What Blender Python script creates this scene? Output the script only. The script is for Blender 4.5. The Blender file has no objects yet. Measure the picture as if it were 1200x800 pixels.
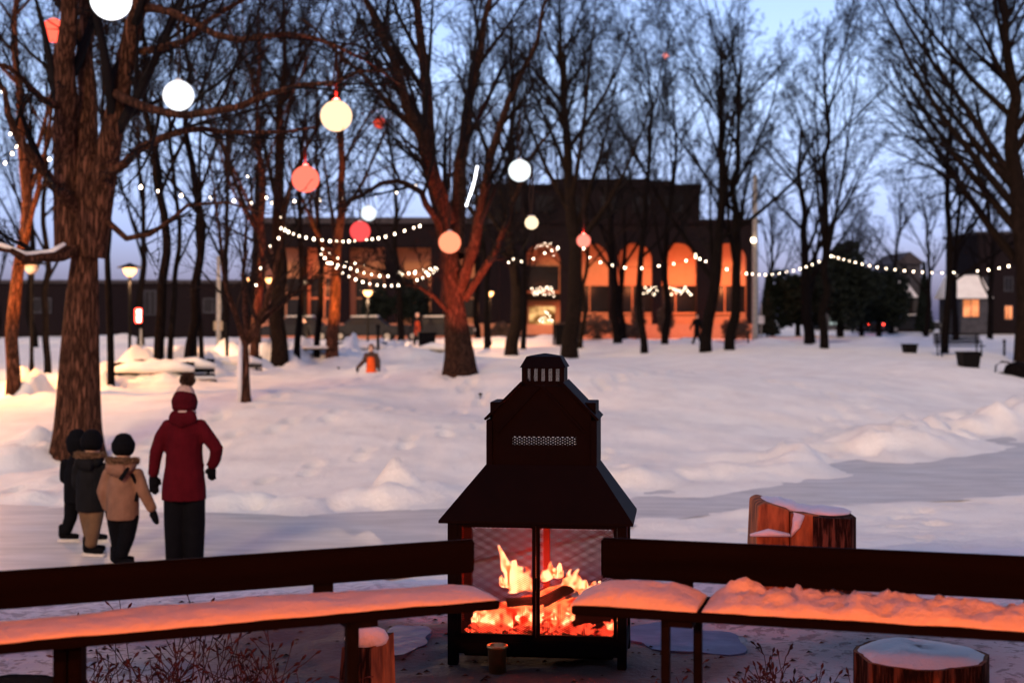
import bpy, bmesh, math, random
import numpy as np
from mathutils import Vector
random.seed(7)
PI = math.pi
S = bpy.context.scene
C = S.collection
F = 1667.0          # focal length of the photograph, pixels at 1200 wide
HZ = 368.0          # horizon row of the photograph
EYE = 2.4
def P(px, py, D):
    return np.array([(px-600)/F*D, D, EYE-(py-HZ)/F*D])

# ------------------------------------------------------------------ noise
def _hash(ix, iy, s):
    n = (ix.astype(np.int64)*374761393 + iy.astype(np.int64)*668265263 + s*974634777) & 0x7fffffff
    n = ((n ^ (n >> 13))*1274126177) & 0x7fffffff
    return ((n ^ (n >> 16)) & 0xffff)/65535.0
def vnoise(x, y, s=0):
    x = np.asarray(x, float); y = np.asarray(y, float)
    ix = np.floor(x); iy = np.floor(y)
    fx = x-ix; fy = y-iy
    fx = fx*fx*(3-2*fx); fy = fy*fy*(3-2*fy)
    a = _hash(ix, iy, s); b = _hash(ix+1, iy, s); c = _hash(ix, iy+1, s); d = _hash(ix+1, iy+1, s)
    return (a*(1-fx)+b*fx)*(1-fy)+(c*(1-fx)+d*fx)*fy
def fbm(x, y, s=0, o=4):
    t = 0; a = .5
    for k in range(o):
        t = t+a*(vnoise(x*2**k, y*2**k, s+k*17)-.5)*2; a *= .5
    return t

# ------------------------------------------------------------------ materials
def nodes(name):
    m = bpy.data.materials.new(name); m.use_nodes = True
    nt = m.node_tree
    return m, nt, nt.nodes['Principled BSDF']
def mat(name, col, rough=.7, col2=None, scale=8, bump=.3, metal=0, stretch=(1, 1, 1), dist=.01, detail=6, spec=.08):
    m, nt, b = nodes(name)
    N = nt.nodes; L = nt.links
    tc = N.new('ShaderNodeTexCoord'); mp = N.new('ShaderNodeMapping'); mp.inputs['Scale'].default_value = stretch
    L.new(tc.outputs['Object'], mp.inputs[0])
    nz = N.new('ShaderNodeTexNoise'); nz.inputs['Scale'].default_value = scale; nz.inputs['Detail'].default_value = detail
    L.new(mp.outputs[0], nz.inputs['Vector'])
    cr = N.new('ShaderNodeValToRGB'); cr.color_ramp.elements[0].position = .35; cr.color_ramp.elements[1].position = .65
    c2 = col2 or tuple(c*.6 for c in col)
    cr.color_ramp.elements[0].color = (*c2, 1); cr.color_ramp.elements[1].color = (*col, 1)
    L.new(nz.outputs[0], cr.inputs[0]); L.new(cr.outputs[0], b.inputs['Base Color'])
    b.inputs['Roughness'].default_value = rough; b.inputs['Metallic'].default_value = metal
    b.inputs['Specular IOR Level'].default_value = spec
    if bump:
        bp = N.new('ShaderNodeBump'); bp.inputs['Strength'].default_value = bump; bp.inputs['Distance'].default_value = dist
        L.new(nz.outputs[0], bp.inputs['Height']); L.new(bp.outputs[0], b.inputs['Normal'])
    return m
def emit(name, col, st, sampled=True, col2=None, scale=20, glass=False):
    m = bpy.data.materials.new(name); m.use_nodes = True
    nt = m.node_tree; nt.nodes.clear(); N = nt.nodes; L = nt.links
    o = N.new('ShaderNodeOutputMaterial'); e = N.new('ShaderNodeEmission')
    e.inputs[0].default_value = (*col, 1); e.inputs[1].default_value = st
    if col2:
        tc = N.new('ShaderNodeTexCoord'); nz = N.new('ShaderNodeTexNoise'); nz.inputs['Scale'].default_value = scale
        cr = N.new('ShaderNodeValToRGB'); cr.color_ramp.elements[0].position = .4; cr.color_ramp.elements[1].position = .6
        cr.color_ramp.elements[0].color = (*col2, 1); cr.color_ramp.elements[1].color = (*col, 1)
        L.new(tc.outputs['Object'], nz.inputs['Vector']); L.new(nz.outputs[0], cr.inputs[0]); L.new(cr.outputs[0], e.inputs[0])
    L.new(e.outputs[0], o.inputs[0])
    if not sampled: m.cycles.emission_sampling = 'NONE'
    return m
def bark(name, c1, c2, sc=9):
    m, nt, b = nodes(name); N = nt.nodes; L = nt.links
    tc = N.new('ShaderNodeTexCoord'); mp = N.new('ShaderNodeMapping'); mp.inputs['Scale'].default_value = (1, 1, .10)
    L.new(tc.outputs['Object'], mp.inputs[0])
    n1 = N.new('ShaderNodeTexNoise'); n1.inputs['Scale'].default_value = sc*2; n1.inputs['Detail'].default_value = 8; n1.inputs['Roughness'].default_value = .65
    vo = N.new('ShaderNodeTexVoronoi'); vo.feature = 'DISTANCE_TO_EDGE'; vo.inputs['Scale'].default_value = sc*2.6
    L.new(mp.outputs[0], n1.inputs['Vector'])
    mx = N.new('ShaderNodeVectorMath'); mx.operation = 'ADD'
    sc2 = N.new('ShaderNodeVectorMath'); sc2.operation = 'SCALE'; sc2.inputs[3].default_value = .12
    L.new(n1.outputs['Color'], sc2.inputs[0]); L.new(mp.outputs[0], mx.inputs[0]); L.new(sc2.outputs[0], mx.inputs[1]); L.new(mx.outputs[0], vo.inputs['Vector'])
    mul = N.new('ShaderNodeMath'); mul.operation = 'MULTIPLY'; mul.inputs[1].default_value = 4; mul.use_clamp = True
    L.new(vo.outputs[0], mul.inputs[0])
    ad = N.new('ShaderNodeMath'); ad.operation = 'MULTIPLY'; L.new(mul.outputs[0], ad.inputs[0]); L.new(n1.outputs[0], ad.inputs[1])
    cr = N.new('ShaderNodeValToRGB'); cr.color_ramp.elements[0].position = .1; cr.color_ramp.elements[1].position = .55
    cr.color_ramp.elements[0].color = (*c2, 1); cr.color_ramp.elements[1].color = (*c1, 1)
    L.new(ad.outputs[0], cr.inputs[0]); L.new(cr.outputs[0], b.inputs['Base Color'])
    bp = N.new('ShaderNodeBump'); bp.inputs['Strength'].default_value = 1; bp.inputs['Distance'].default_value = .04
    L.new(ad.outputs[0], bp.inputs['Height']); L.new(bp.outputs[0], b.inputs['Normal'])
    b.inputs['Roughness'].default_value = .95; b.inputs['Specular IOR Level'].default_value = .03
    return m
def snow_mat(name, dirt=False, tint=(.84, .80, .70)):
    m, nt, b = nodes(name); N = nt.nodes; L = nt.links
    tc = N.new('ShaderNodeTexCoord')
    n1 = N.new('ShaderNodeTexNoise'); n1.inputs['Scale'].default_value = 1.1; n1.inputs['Detail'].default_value = 9; n1.inputs['Roughness'].default_value = .6
    n2 = N.new('ShaderNodeTexNoise'); n2.inputs['Scale'].default_value = 14; n2.inputs['Detail'].default_value = 8; n2.inputs['Roughness'].default_value = .7
    n3 = N.new('ShaderNodeTexNoise'); n3.inputs['Scale'].default_value = 60; n3.inputs['Detail'].default_value = 4
    for n in (n1, n2, n3): L.new(tc.outputs['Object'], n.inputs['Vector'])
    cr = N.new('ShaderNodeValToRGB'); cr.color_ramp.elements[0].position = .3; cr.color_ramp.elements[1].position = .6
    cr.color_ramp.elements[0].color = (tint[0]*.86, tint[1]*.84, tint[2]*.84, 1); cr.color_ramp.elements[1].color = (*tint, 1)
    L.new(n1.outputs[0], cr.inputs[0]); out = cr.outputs[0]
    if dirt:
        at = N.new('ShaderNodeAttribute'); at.attribute_name = 'dirt'
        r2 = N.new('ShaderNodeValToRGB'); r2.color_ramp.elements[0].position = .46; r2.color_ramp.elements[1].position = .56
        L.new(n2.outputs[0], r2.inputs[0])
        mu = N.new('ShaderNodeMath'); mu.operation = 'MULTIPLY'; L.new(r2.outputs[0], mu.inputs[0]); L.new(at.outputs['Fac'], mu.inputs[1])
        sq = N.new('ShaderNodeMath'); sq.operation = 'POWER'; sq.inputs[1].default_value = 3; L.new(at.outputs['Fac'], sq.inputs[0])
        mxx = N.new('ShaderNodeMath'); mxx.operation = 'MAXIMUM'; L.new(mu.outputs[0], mxx.inputs[0]); L.new(sq.outputs[0], mxx.inputs[1])
        mc = N.new('ShaderNodeMix'); mc.data_type = 'RGBA'; L.new(mxx.outputs[0], mc.inputs[0]); L.new(out, mc.inputs[6]); mc.inputs[7].default_value = (.075, .048, .035, 1)
        out = mc.outputs[2]
    L.new(out, b.inputs['Base Color'])
    a = N.new('ShaderNodeMath'); a.operation = 'MULTIPLY_ADD'; a.inputs[1].default_value = .3; L.new(n3.outputs[0], a.inputs[0]); L.new(n2.outputs[0], a.inputs[2])
    bp = N.new('ShaderNodeBump'); bp.inputs['Strength'].default_value = .55; bp.inputs['Distance'].default_value = .05
    L.new(a.outputs[0], bp.inputs['Height']); L.new(bp.outputs[0], b.inputs['Normal'])
    b.inputs['Roughness'].default_value = .65; b.inputs['Specular IOR Level'].default_value = .25
    b.inputs['Subsurface Weight'].default_value = 0
    return m
def path_mat():
    m, nt, b = nodes('packed_ice'); N = nt.nodes; L = nt.links
    tc = N.new('ShaderNodeTexCoord'); mp = N.new('ShaderNodeMapping'); mp.inputs['Scale'].default_value = (.35, 1.6, 1); mp.inputs['Rotation'].default_value = (0, 0, -.35)
    L.new(tc.outputs['Object'], mp.inputs[0])
    n1 = N.new('ShaderNodeTexNoise'); n1.inputs['Scale'].default_value = 3; n1.inputs['Detail'].default_value = 10; n1.inputs['Roughness'].default_value = .65
    n2 = N.new('ShaderNodeTexNoise'); n2.inputs['Scale'].default_value = 1.2
    L.new(mp.outputs[0], n1.inputs['Vector']); L.new(tc.outputs['Object'], n2.inputs['Vector'])
    cr = N.new('ShaderNodeValToRGB'); cr.color_ramp.elements[0].position = .35; cr.color_ramp.elements[1].position = .66
    cr.color_ramp.elements[0].color = (.40, .375, .33, 1); cr.color_ramp.elements[1].color = (.60, .56, .50, 1)
    L.new(n1.outputs[0], cr.inputs[0]); L.new(cr.outputs[0], b.inputs['Base Color'])
    r2 = N.new('ShaderNodeMapRange'); r2.inputs[3].default_value = .32; r2.inputs[4].default_value = .7; L.new(n2.outputs[0], r2.inputs[0]); L.new(r2.outputs[0], b.inputs['Roughness'])
    bp = N.new('ShaderNodeBump'); bp.inputs['Strength'].default_value = .4; bp.inputs['Distance'].default_value = .012
    L.new(n1.outputs[0], bp.inputs['Height']); L.new(bp.outputs[0], b.inputs['Normal'])
    return m
def brick_mat(name, c1, c2, mortar, sc=4):
    m, nt, b = nodes(name); N = nt.nodes; L = nt.links
    tc = N.new('ShaderNodeTexCoord'); mp = N.new('ShaderNodeMapping'); mp.inputs['Rotation'].default_value = (PI/2, 0, 0)
    L.new(tc.outputs['Object'], mp.inputs[0])
    bk = N.new('ShaderNodeTexBrick'); bk.inputs['Scale'].default_value = sc
    bk.inputs['Color1'].default_value = (*c1, 1); bk.inputs['Color2'].default_value = (*c2, 1); bk.inputs['Mortar'].default_value = (*mortar, 1)
    L.new(mp.outputs[0], bk.inputs['Vector']); L.new(bk.outputs[0], b.inputs['Base Color']); b.inputs['Roughness'].default_value = .95; b.inputs['Specular IOR Level'].default_value = .05
    return m
M = {}
M['snow'] = snow_mat('snow', True)
M['snow_clean'] = snow_mat('fresh_snow')
M['ice'] = path_mat()
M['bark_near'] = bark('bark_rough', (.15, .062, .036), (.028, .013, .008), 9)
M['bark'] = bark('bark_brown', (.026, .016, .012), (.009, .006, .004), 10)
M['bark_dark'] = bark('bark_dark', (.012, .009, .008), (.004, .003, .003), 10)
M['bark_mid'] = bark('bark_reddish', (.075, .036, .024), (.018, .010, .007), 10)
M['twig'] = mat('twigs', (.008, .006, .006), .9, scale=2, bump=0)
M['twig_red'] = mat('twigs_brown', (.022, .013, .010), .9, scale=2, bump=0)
M['black_steel'] = mat('black_painted_steel', (.0030, .0028, .0028), .7, (.0045, .0036, .0032), 9, .2, dist=.002, spec=.06)
M['soot'] = mat('sooty_steel', (.03, .016, .012), .8, scale=12, bump=.2, dist=.004)
M['black_wood'] = mat('dark_stained_wood', (.0045, .0030, .0028), .85, scale=6, stretch=(.2, 3, 3), bump=.3, dist=.004, spec=.04)
M['cutwood'] = mat('split_wood', (.42, .15, .05), .85, (.12, .045, .02), 7, .9, stretch=(3, 3, .7), dist=.02, spec=.1)
M['iron'] = mat('dark_iron', (.006, .0055, .0055), .8, scale=20, bump=.1, spec=.04)
M['steel'] = mat('galvanised_steel', (.35, .33, .28), .5, metal=.4, scale=10, bump=.1)
M['white'] = mat('off_white_paint', (.6, .58, .55), .7, scale=5)
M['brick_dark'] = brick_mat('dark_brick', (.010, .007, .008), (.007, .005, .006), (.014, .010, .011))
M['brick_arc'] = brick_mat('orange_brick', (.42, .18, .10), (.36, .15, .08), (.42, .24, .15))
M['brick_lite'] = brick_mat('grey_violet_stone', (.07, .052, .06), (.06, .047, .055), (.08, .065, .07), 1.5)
M['glass'] = mat('dark_glass', (.006, .006, .008), .3, scale=2, bump=0, spec=.12)
M['roof'] = mat('dark_roofing', (.05, .045, .05), .8)
M['siding'] = mat('grey_siding', (.05, .05, .06), .7, scale=2)
M['rubber'] = mat('tyre_rubber', (.02, .02, .02), .8)
M['carpaint'] = mat('dark_car_paint', (.006, .007, .010), .5, scale=1, bump=0, spec=.2)
M['needle'] = mat('evergreen_leaves', (.010, .014, .012), .9, (.005, .008, .006), 2, 0)
M['hedge'] = mat('bare_hedge_twigs', (.09, .055, .04), .9, scale=3, bump=0)
M['bulb'] = emit('bulb_glow', (1, .76, .54), 13, False)
M['bulb_cold'] = emit('rope_light_glow', (.92, .95, 1), 4, False)
M['tail'] = emit('tail_lamp_glow', (1, .05, .03), 8, False)
M['head_l'] = emit('head_lamp_glow', (1, .9, .75), 10, False)

# ------------------------------------------------------------------ object helpers
def link(o, parent=None):
    C.objects.link(o)
    if parent is not None: o.parent = parent
    return o
def tag(o, label=None, cat=None, group=None, kind=None):
    if label: o['label'] = label
    if cat: o['category'] = cat
    if group: o['group'] = group
    if kind: o['kind'] = kind
    return o
def thing(name, label, cat, loc=(0, 0, 0), rot=0, group=None, scale=1):
    o = bpy.data.objects.new(name, None); o.empty_display_size = .2
    o.location = loc; o.rotation_euler = (0, 0, rot); o.scale = (scale,)*3
    link(o); return tag(o, label, cat, group)
def mesh_obj(name, V, Fa, m, parent=None, smooth=False):
    me = bpy.data.meshes.new(name)
    V = np.asarray(V, np.float32).reshape(-1, 3)
    if isinstance(Fa, np.ndarray):
        k = Fa.shape[1]; n = len(Fa)
        me.vertices.add(len(V)); me.vertices.foreach_set('co', V.ravel())
        me.loops.add(n*k); me.loops.foreach_set('vertex_index', Fa.astype(np.int32).ravel())
        me.polygons.add(n); me.polygons.foreach_set('loop_start', np.arange(0, n*k, k, dtype=np.int32))
        me.polygons.foreach_set('loop_total', np.full(n, k, np.int32))
        me.update(calc_edges=True)
    else:
        me.from_pydata(V.tolist(), [], Fa); me.update()
    if smooth: me.polygons.foreach_set('use_smooth', np.ones(len(me.polygons), bool))
    me.materials.append(m)
    return link(bpy.data.objects.new(name, me), parent)
class MB:
    def __init__(s): s.V = []; s.F = []
    def add(s, V, Fa):
        n = len(s.V); s.V += [tuple(v) for v in V]; s.F += [tuple(i+n for i in f) for f in Fa]; return s
    def box(s, a, b, ch=0, rot=None, piv=(0, 0, 0)):
        x0, y0, z0 = a; x1, y1, z1 = b
        if ch:
            bm = bmesh.new(); bmesh.ops.create_cube(bm, size=1)
            for v in bm.verts: v.co = Vector(((x0+x1)/2+v.co.x*(x1-x0), (y0+y1)/2+v.co.y*(y1-y0), (z0+z1)/2+v.co.z*(z1-z0)))
            bmesh.ops.bevel(bm, geom=bm.edges[:], offset=ch, segments=2, affect='EDGES')
            V = [tuple(v.co) for v in bm.verts]; Fa = [[v.index for v in f.verts] for f in bm.faces]
            bm.verts.index_update(); Fa = [[v.index for v in f.verts] for f in bm.faces]; bm.free()
        else:
            V = [(x, y, z) for z in (z0, z1) for y in (y0, y1) for x in (x0, x1)]
            Fa = [(0, 2, 3, 1), (4, 5, 7, 6), (0, 1, 5, 4), (2, 6, 7, 3), (0, 4, 6, 2), (1, 3, 7, 5)]
        if rot is not None:
            from mathutils import Matrix
            R = Matrix.Rotation(rot[1], 3, rot[0]); pv = Vector(piv); V = [tuple(R@(Vector(v)-pv)+pv) for v in V]
        return s.add(V, Fa)
    def prism(s, poly, y0, y1):          # outline in x,z pushed through y
        n = len(poly)
        V = [(x, y0, z) for x, z in poly]+[(x, y1, z) for x, z in poly]
        return s.add(V, [tuple(range(n)), tuple(range(2*n-1, n-1, -1))]+[(i, (i+1) % n+0, (i+1) % n+n, i+n)[::-1] for i in range(n)])
    def frustum(s, a, b, z0, z1):        # a,b = (x0,x1,y0,y1)
        V = [(a[0], a[2], z0), (a[1], a[2], z0), (a[1], a[3], z0), (a[0], a[3], z0), (b[0], b[2], z1), (b[1], b[2], z1), (b[1], b[3], z1), (b[0], b[3], z1)]
        return s.add(V, [(3, 2, 1, 0), (4, 5, 6, 7), (0, 1, 5, 4), (1, 2, 6, 5), (2, 3, 7, 6), (3, 0, 4, 7)])
    def tube(s, pts, r, n=8, cap=True):
        V, Fa = tube_np(np.array(pts, float), r, n, cap); return s.add(V, Fa)
    def lathe(s, prof, c=(0, 0, 0), n=20):
        V = []; Fa = []
        for r, z in prof:
            for k in range(n): V.append((c[0]+r*math.cos(2*PI*k/n), c[1]+r*math.sin(2*PI*k/n), c[2]+z))
        for i in range(len(prof)-1):
            for k in range(n): Fa.append((i*n+k, i*n+(k+1) % n, (i+1)*n+(k+1) % n, (i+1)*n+k))
        Fa.append(tuple(range(n-1, -1, -1))); Fa.append(tuple((len(prof)-1)*n+k for k in range(n)))
        return s.add(V, Fa)
    def build(s, name, m, parent=None, smooth=False, bevel=0):
        o = mesh_obj(name, s.V, s.F, m, parent, smooth)
        if bevel:
            b = o.modifiers.new('b', 'BEVEL'); b.width = bevel; b.segments = 2; b.limit_method = 'ANGLE'
        return o
def tube_np(pts, r, n=8, cap=True):
    K = len(pts); r = np.broadcast_to(np.asarray(r, float), (K,) if np.ndim(r) < 2 else (K, 2))
    if r.ndim == 1: r = np.stack([r, r], 1)
    T = np.gradient(pts, axis=0); T /= np.linalg.norm(T, axis=1)[:, None]+1e-9
    V = []
    for i in range(K):
        ref = np.array([1., 0, 0]) if abs(T[i][0]) < .8 else np.array([0, 0, 1.])
        U = ref-ref.dot(T[i])*T[i]; U /= np.linalg.norm(U); W = np.cross(T[i], U)
        for k in range(n):
            a = 2*PI*k/n; V.append(pts[i]+U*r[i][0]*math.cos(a)+W*r[i][1]*math.sin(a))
    Fa = [(i*n+k, i*n+(k+1) % n, (i+1)*n+(k+1) % n, (i+1)*n+k) for i in range(K-1) for k in range(n)]
    if cap: Fa += [tuple(range(n-1, -1, -1)), tuple((K-1)*n+k for k in range(n))]
    return V, Fa
def arr_tubes(PA, R, S_):                # many polylines at once
    N, K, _ = PA.shape
    T = np.gradient(PA, axis=1); T /= np.linalg.norm(T, axis=2, keepdims=True)+1e-9
    ref = np.zeros((N, 1, 3)); ref[..., 0] = .31; ref[..., 1] = .87; ref[..., 2] = .37
    U = np.cross(T, ref); U /= np.linalg.norm(U, axis=2, keepdims=True)+1e-9
    W = np.cross(T, U)
    a = np.arange(S_)*2*PI/S_
    V = PA[:, :, None, :]+R[:, :, None, None]*(U[:, :, None, :]*np.cos(a)[None, None, :, None]+W[:, :, None, :]*np.sin(a)[None, None, :, None])
    idx = np.arange(N*K*S_).reshape(N, K, S_)
    q = np.stack([idx[:, :-1, :], np.roll(idx, -1, 2)[:, :-1, :], np.roll(idx, -1, 2)[:, 1:, :], idx[:, 1:, :]], -1).reshape(-1, 4)
    return V.reshape(-1, 3), q
def merge(lst):
    Vs = []; Fs = []; n = 0
    for V, q in lst: Vs.append(V); Fs.append(q+n); n += len(V)
    return np.concatenate(Vs), np.concatenate(Fs)

# ------------------------------------------------------------------ terrain
YU = np.array([(-40, 30), (-14, 19.5), (-5, 17.2), (-2.5, 16.6), (-1, 17.3), (1.7, 19.2), (3.7, 21), (9.7, 27.5), (15, 34), (40, 60)], float)
YL = np.array([(-40, 22), (-14, 12.0), (-5, 11.2), (-2.5, 11.8), (-1, 13), (1.7, 16.4), (3.3, 17.6), (6.8, 18.6), (12, 23), (40, 50)], float)
def sstep(a, b, x):
    t = np.clip((x-a)/(b-a), 0, 1); return t*t*(3-2*t)
def ridge(x, y, pts, w, h, s, fr=1.5, lump=1.0):
    pts = np.array(pts, float); d = np.full(np.shape(x), 1e9)
    for a, b in zip(pts[:-1], pts[1:]):
        ab = b-a; t = np.clip(((x-a[0])*ab[0]+(y-a[1])*ab[1])/(ab@ab), 0, 1)
        d = np.minimum(d, np.hypot(x-a[0]-t*ab[0], y-a[1]-t*ab[1]))
    n = .55+lump*.9*fbm(x*fr, y*fr, s, 4)
    return h*np.exp(-(d/w)**2)*np.clip(n, .03, 2)
def H(x, y):
    x = np.asarray(x, float); y = np.asarray(y, float)
    yu = np.interp(x, YU[:, 0], YU[:, 1]); yl = np.interp(x, YL[:, 0], YL[:, 1])
    near = .86-.86*sstep(7.4, np.maximum(yl-.3, 9.5), y)+.16*sstep(5.6, 4.2, y)
    dpast = y-yu
    far = .55*sstep(0, 9, dpast)+.18*sstep(8, 22, dpast)
    z = np.where(y < yl, near, np.where(y > yu, far, 0.0))
    inner = sstep(.0, .5, dpast)
    # drifts on the lawn
    z = z+inner*(.30*fbm(x*.13+3, y*.10+1, 5, 3)*sstep(2, 10, dpast)+.08*fbm(x*.5, y*.5, 9, 4)+.035*fbm(x*1.6, y*1.2, 12, 4)+.018*fbm(x*4, y*3, 14, 3)*sstep(45, 30, y))
    z = z+np.where(y < yl, 1, 0)*(.06*fbm(x*1.3, y*1.3, 21, 4)+.028*fbm(x*4.5, y*4.5, 23, 4))*sstep(0, .6, yl-y)
    # ploughed banks
    rb = [(1.6, 19.7), (3.6, 21.7), (6.5, 25), (9.7, 28.7), (15, 35.5), (30, 52)]
    z = z+ridge(x, y, rb, 1.0, .26*sstep(2, 8, x)+.20, 31, 1.1, 1.7)
    z = z+ridge(x, y, [(-6, 18.2), (-4, 17.8), (-2.4, 17.5), (-1.1, 18.2), (1.4, 19.8)], .6, .17, 37, 1.9, 1.6)
    z = z+ridge(x, y, [(1.8, 16.2), (3.4, 17.1), (6.9, 18.2), (12, 22.4)], .5, .08, 38, 2)
    z = z+ridge(x, y, [(-22, 27), (-13.5, 29.5), (-9.4, 30.5), (-9, 35), (-8.5, 42), (-7, 48), (-4, 56)], 1.5, .70, 41, 1.6, 1.7)
    z = z+ridge(x, y, [(-22, 21), (-12, 20.5), (-8.5, 20.6), (-7.2, 22)], 1.0, .38, 43, 1.2, 1.6)
    z = z+ridge(x, y, [(-4.6, 47), (-2.6, 52)], 1.6, .55, 45, .7)
    # big soft drift in the middle lawn and the right rise
    z = z+.58*np.exp(-((x-1.5)/6)**2-((y-34)/4.5)**2)+.46*np.exp(-((x-10)/6)**2-((y-41)/5)**2)+.26*np.exp(-((x+4)/3)**2-((y-28)/2.5)**2)
    z = z-.30*np.exp(-((x+1.0)/2.2)**2-((y-28.5)/2.0)**2)+.12*np.exp(-((x-5)/4)**2-((y-30)/2)**2)
    # banks along the street beyond
    z = z+ridge(x, y, [(-60, 76), (60, 80)], 1.5, .5, 51, .5)*sstep(70, 74, y)
    # cone of shovelled snow, pockets
    d = np.hypot(x+1.51, y-18.6); z = z+.40*np.clip(1-d/.34, 0, 1)**.9*(1+.2*fbm(x*6, y*6, 60, 2))+.10*np.exp(-(d/.7)**2)
    d = np.hypot(x-10.6, y-47); z = z+.0*d
    return z
def solve(px, py):
    D = np.linspace(5, 170, 3301); X = (px-600)/F*D
    g = H(X, D)-(EYE-(py-HZ)/F*D)
    i = np.nonzero(g > 0)[0]
    d = D[i[0]] if len(i) else 90.0
    return float((px-600)/F*d), float(d), float(H((px-600)/F*d, d))
def gz(x, y): return float(H(x, y))

xs = np.linspace(-1, 1, 620); xs = np.sinh(xs*4.3)/np.sinh(4.3)*150
ys = np.concatenate([np.linspace(-60, 2.5, 50), 2.5+(np.exp(np.linspace(0, 1, 640)**1.15*4.4)-1)/(math.exp(4.4)-1)*330])
ys = np.unique(ys)
GX, GY = np.meshgrid(xs, ys)
GZ = H(GX, GY)
nx, ny = len(xs), len(ys)
idx = np.arange(nx*ny).reshape(ny, nx)
q = np.stack([idx[:-1, :-1], idx[:-1, 1:], idx[1:, 1:], idx[1:, :-1]], -1).reshape(-1, 4)
rs_ = np.random.default_rng(17)      # footprints trodden into the snow
def prints(x0, y0, x1, y1, step=.62):
    n = int(math.hypot(x1-x0, y1-y0)/step); ux, uy = (x1-x0)/max(n, 1), (y1-y0)/max(n, 1); w = 0
    for k in range(n):
        w += rs_.normal(0, .05); px_ = x0+ux*k-uy*(w+.16*(-1)**k)/step; py_ = y0+uy*k+ux*(w+.16*(-1)**k)/step
        i0, i1 = np.searchsorted(ys, [py_-.5, py_+.5]); j0, j1 = np.searchsorted(xs, [px_-.5, px_+.5])
        d = np.hypot((GX[i0:i1, j0:j1]-px_)/.13, (GY[i0:i1, j0:j1]-py_)/.20)
        GZ[i0:i1, j0:j1] += -.07*np.exp(-d**4)+.018*np.exp(-((d-1.35)/.35)**2)
for a_ in [(-3.2, 19.5, 6, 40), (-6.5, 19, -3.5, 34), (1.8, 21, -3, 38), (5.5, 25.5, 12, 42), (-5.2, 22, 0, 30), (8, 28.5, 2, 44), (2.4, 15.2, 5.5, 8.6), (3.6, 16.4, 1.9, 9), (-1.2, 12, -.9, 8), (4.8, 17.2, 3.2, 10), (0, 10.5, 3.5, 14)]: prints(*a_)
g = mesh_obj('snow_ground', np.stack([GX, GY, GZ-.0], -1).reshape(-1, 3), q, M['snow'], None, True)
dirt = np.exp(-(np.hypot((GX-.15)/2.6, (GY-6.6)/1.5))**2*1.0)*.9+.30*sstep(-.3, -1.2, GX)*sstep(8.3, 7.2, GY)*sstep(4.2, 5, GY)*sstep(-5, -3, GX)+.35*sstep(1, 2, GX)*sstep(8, 7.2, GY)*sstep(3.6, 4.4, GY)
dirt = np.clip(dirt*1.0+.5*np.exp(-(np.hypot((GX-.15)/.9, (GY-6.2)/.9))**2), 0, 1)
at = g.data.attributes.new('dirt', 'FLOAT', 'POINT'); at.data.foreach_set('value', dirt.astype(np.float32).ravel())
tag(g, kind='structure')
# skating path: its own sheet over the flat bed
pxs = np.linspace(-30, 30, 301); tt = np.linspace(-.03, 1.03, 60)
PX, TT = np.meshgrid(pxs, tt)
yl = np.interp(PX, YL[:, 0], YL[:, 1]); yu = np.interp(PX, YU[:, 0], YU[:, 1])
PY = yl+(yu-yl)*TT
PZ = .028+.012*fbm(PX*.8, PY*.8, 71, 3)
idx = np.arange(PX.size).reshape(PX.shape)
q = np.stack([idx[:-1, :-1], idx[:-1, 1:], idx[1:, 1:], idx[1:, :-1]], -1).reshape(-1, 4)
tag(mesh_obj('skating_path', np.stack([PX, PY, PZ], -1), q, M['ice'], None, True), kind='structure')

# street beyond the park
MB().box((-75, 79, .60), (75, 86, .80)).build('street', mat('packed_street_snow', (.45, .42, .42), .8, scale=1.5), None)
tag(bpy.data.objects['street'], kind='structure')

# melt ice near the fire
M['melt'] = mat('sky_tinted_ice', (.03, .05, .11), .45, (.07, .10, .17), 9, .5, dist=.01, spec=.12)  # blue of the reflected sky painted into the ice colour
def puddle(c, r, seed):
    n = 48; V = [(c[0], c[1], 0)]; rr = random.Random(seed)
    for k in range(n):
        a = 2*PI*k/n; f = 1+.22*math.sin(2*a+seed)+.12*math.sin(5*a+seed*2)+.06*rr.random()
        V.append((c[0]+r[0]*f*math.cos(a), c[1]+r[1]*f*math.sin(a), 0))
    zm = max(gz(v[0], v[1]) for v in V)
    V = [(a, b, zm+.004) for a, b, _ in V]
    V2 = [(a, b, zm-.06) for a, b, _ in V]
    o = mesh_obj('melt_ice', V+V2, [(0, i+1, (i+1) % n+1) for i in range(n)]+[(i+1, i+50, (i+1) % n+50, (i+1) % n+1) for i in range(n)], M['melt'])
    return tag(o, kind='structure')
puddle((.80, 6.75), (.27, .30), 3); puddle((-.50, 6.6), (.13, .24), 5)

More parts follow.
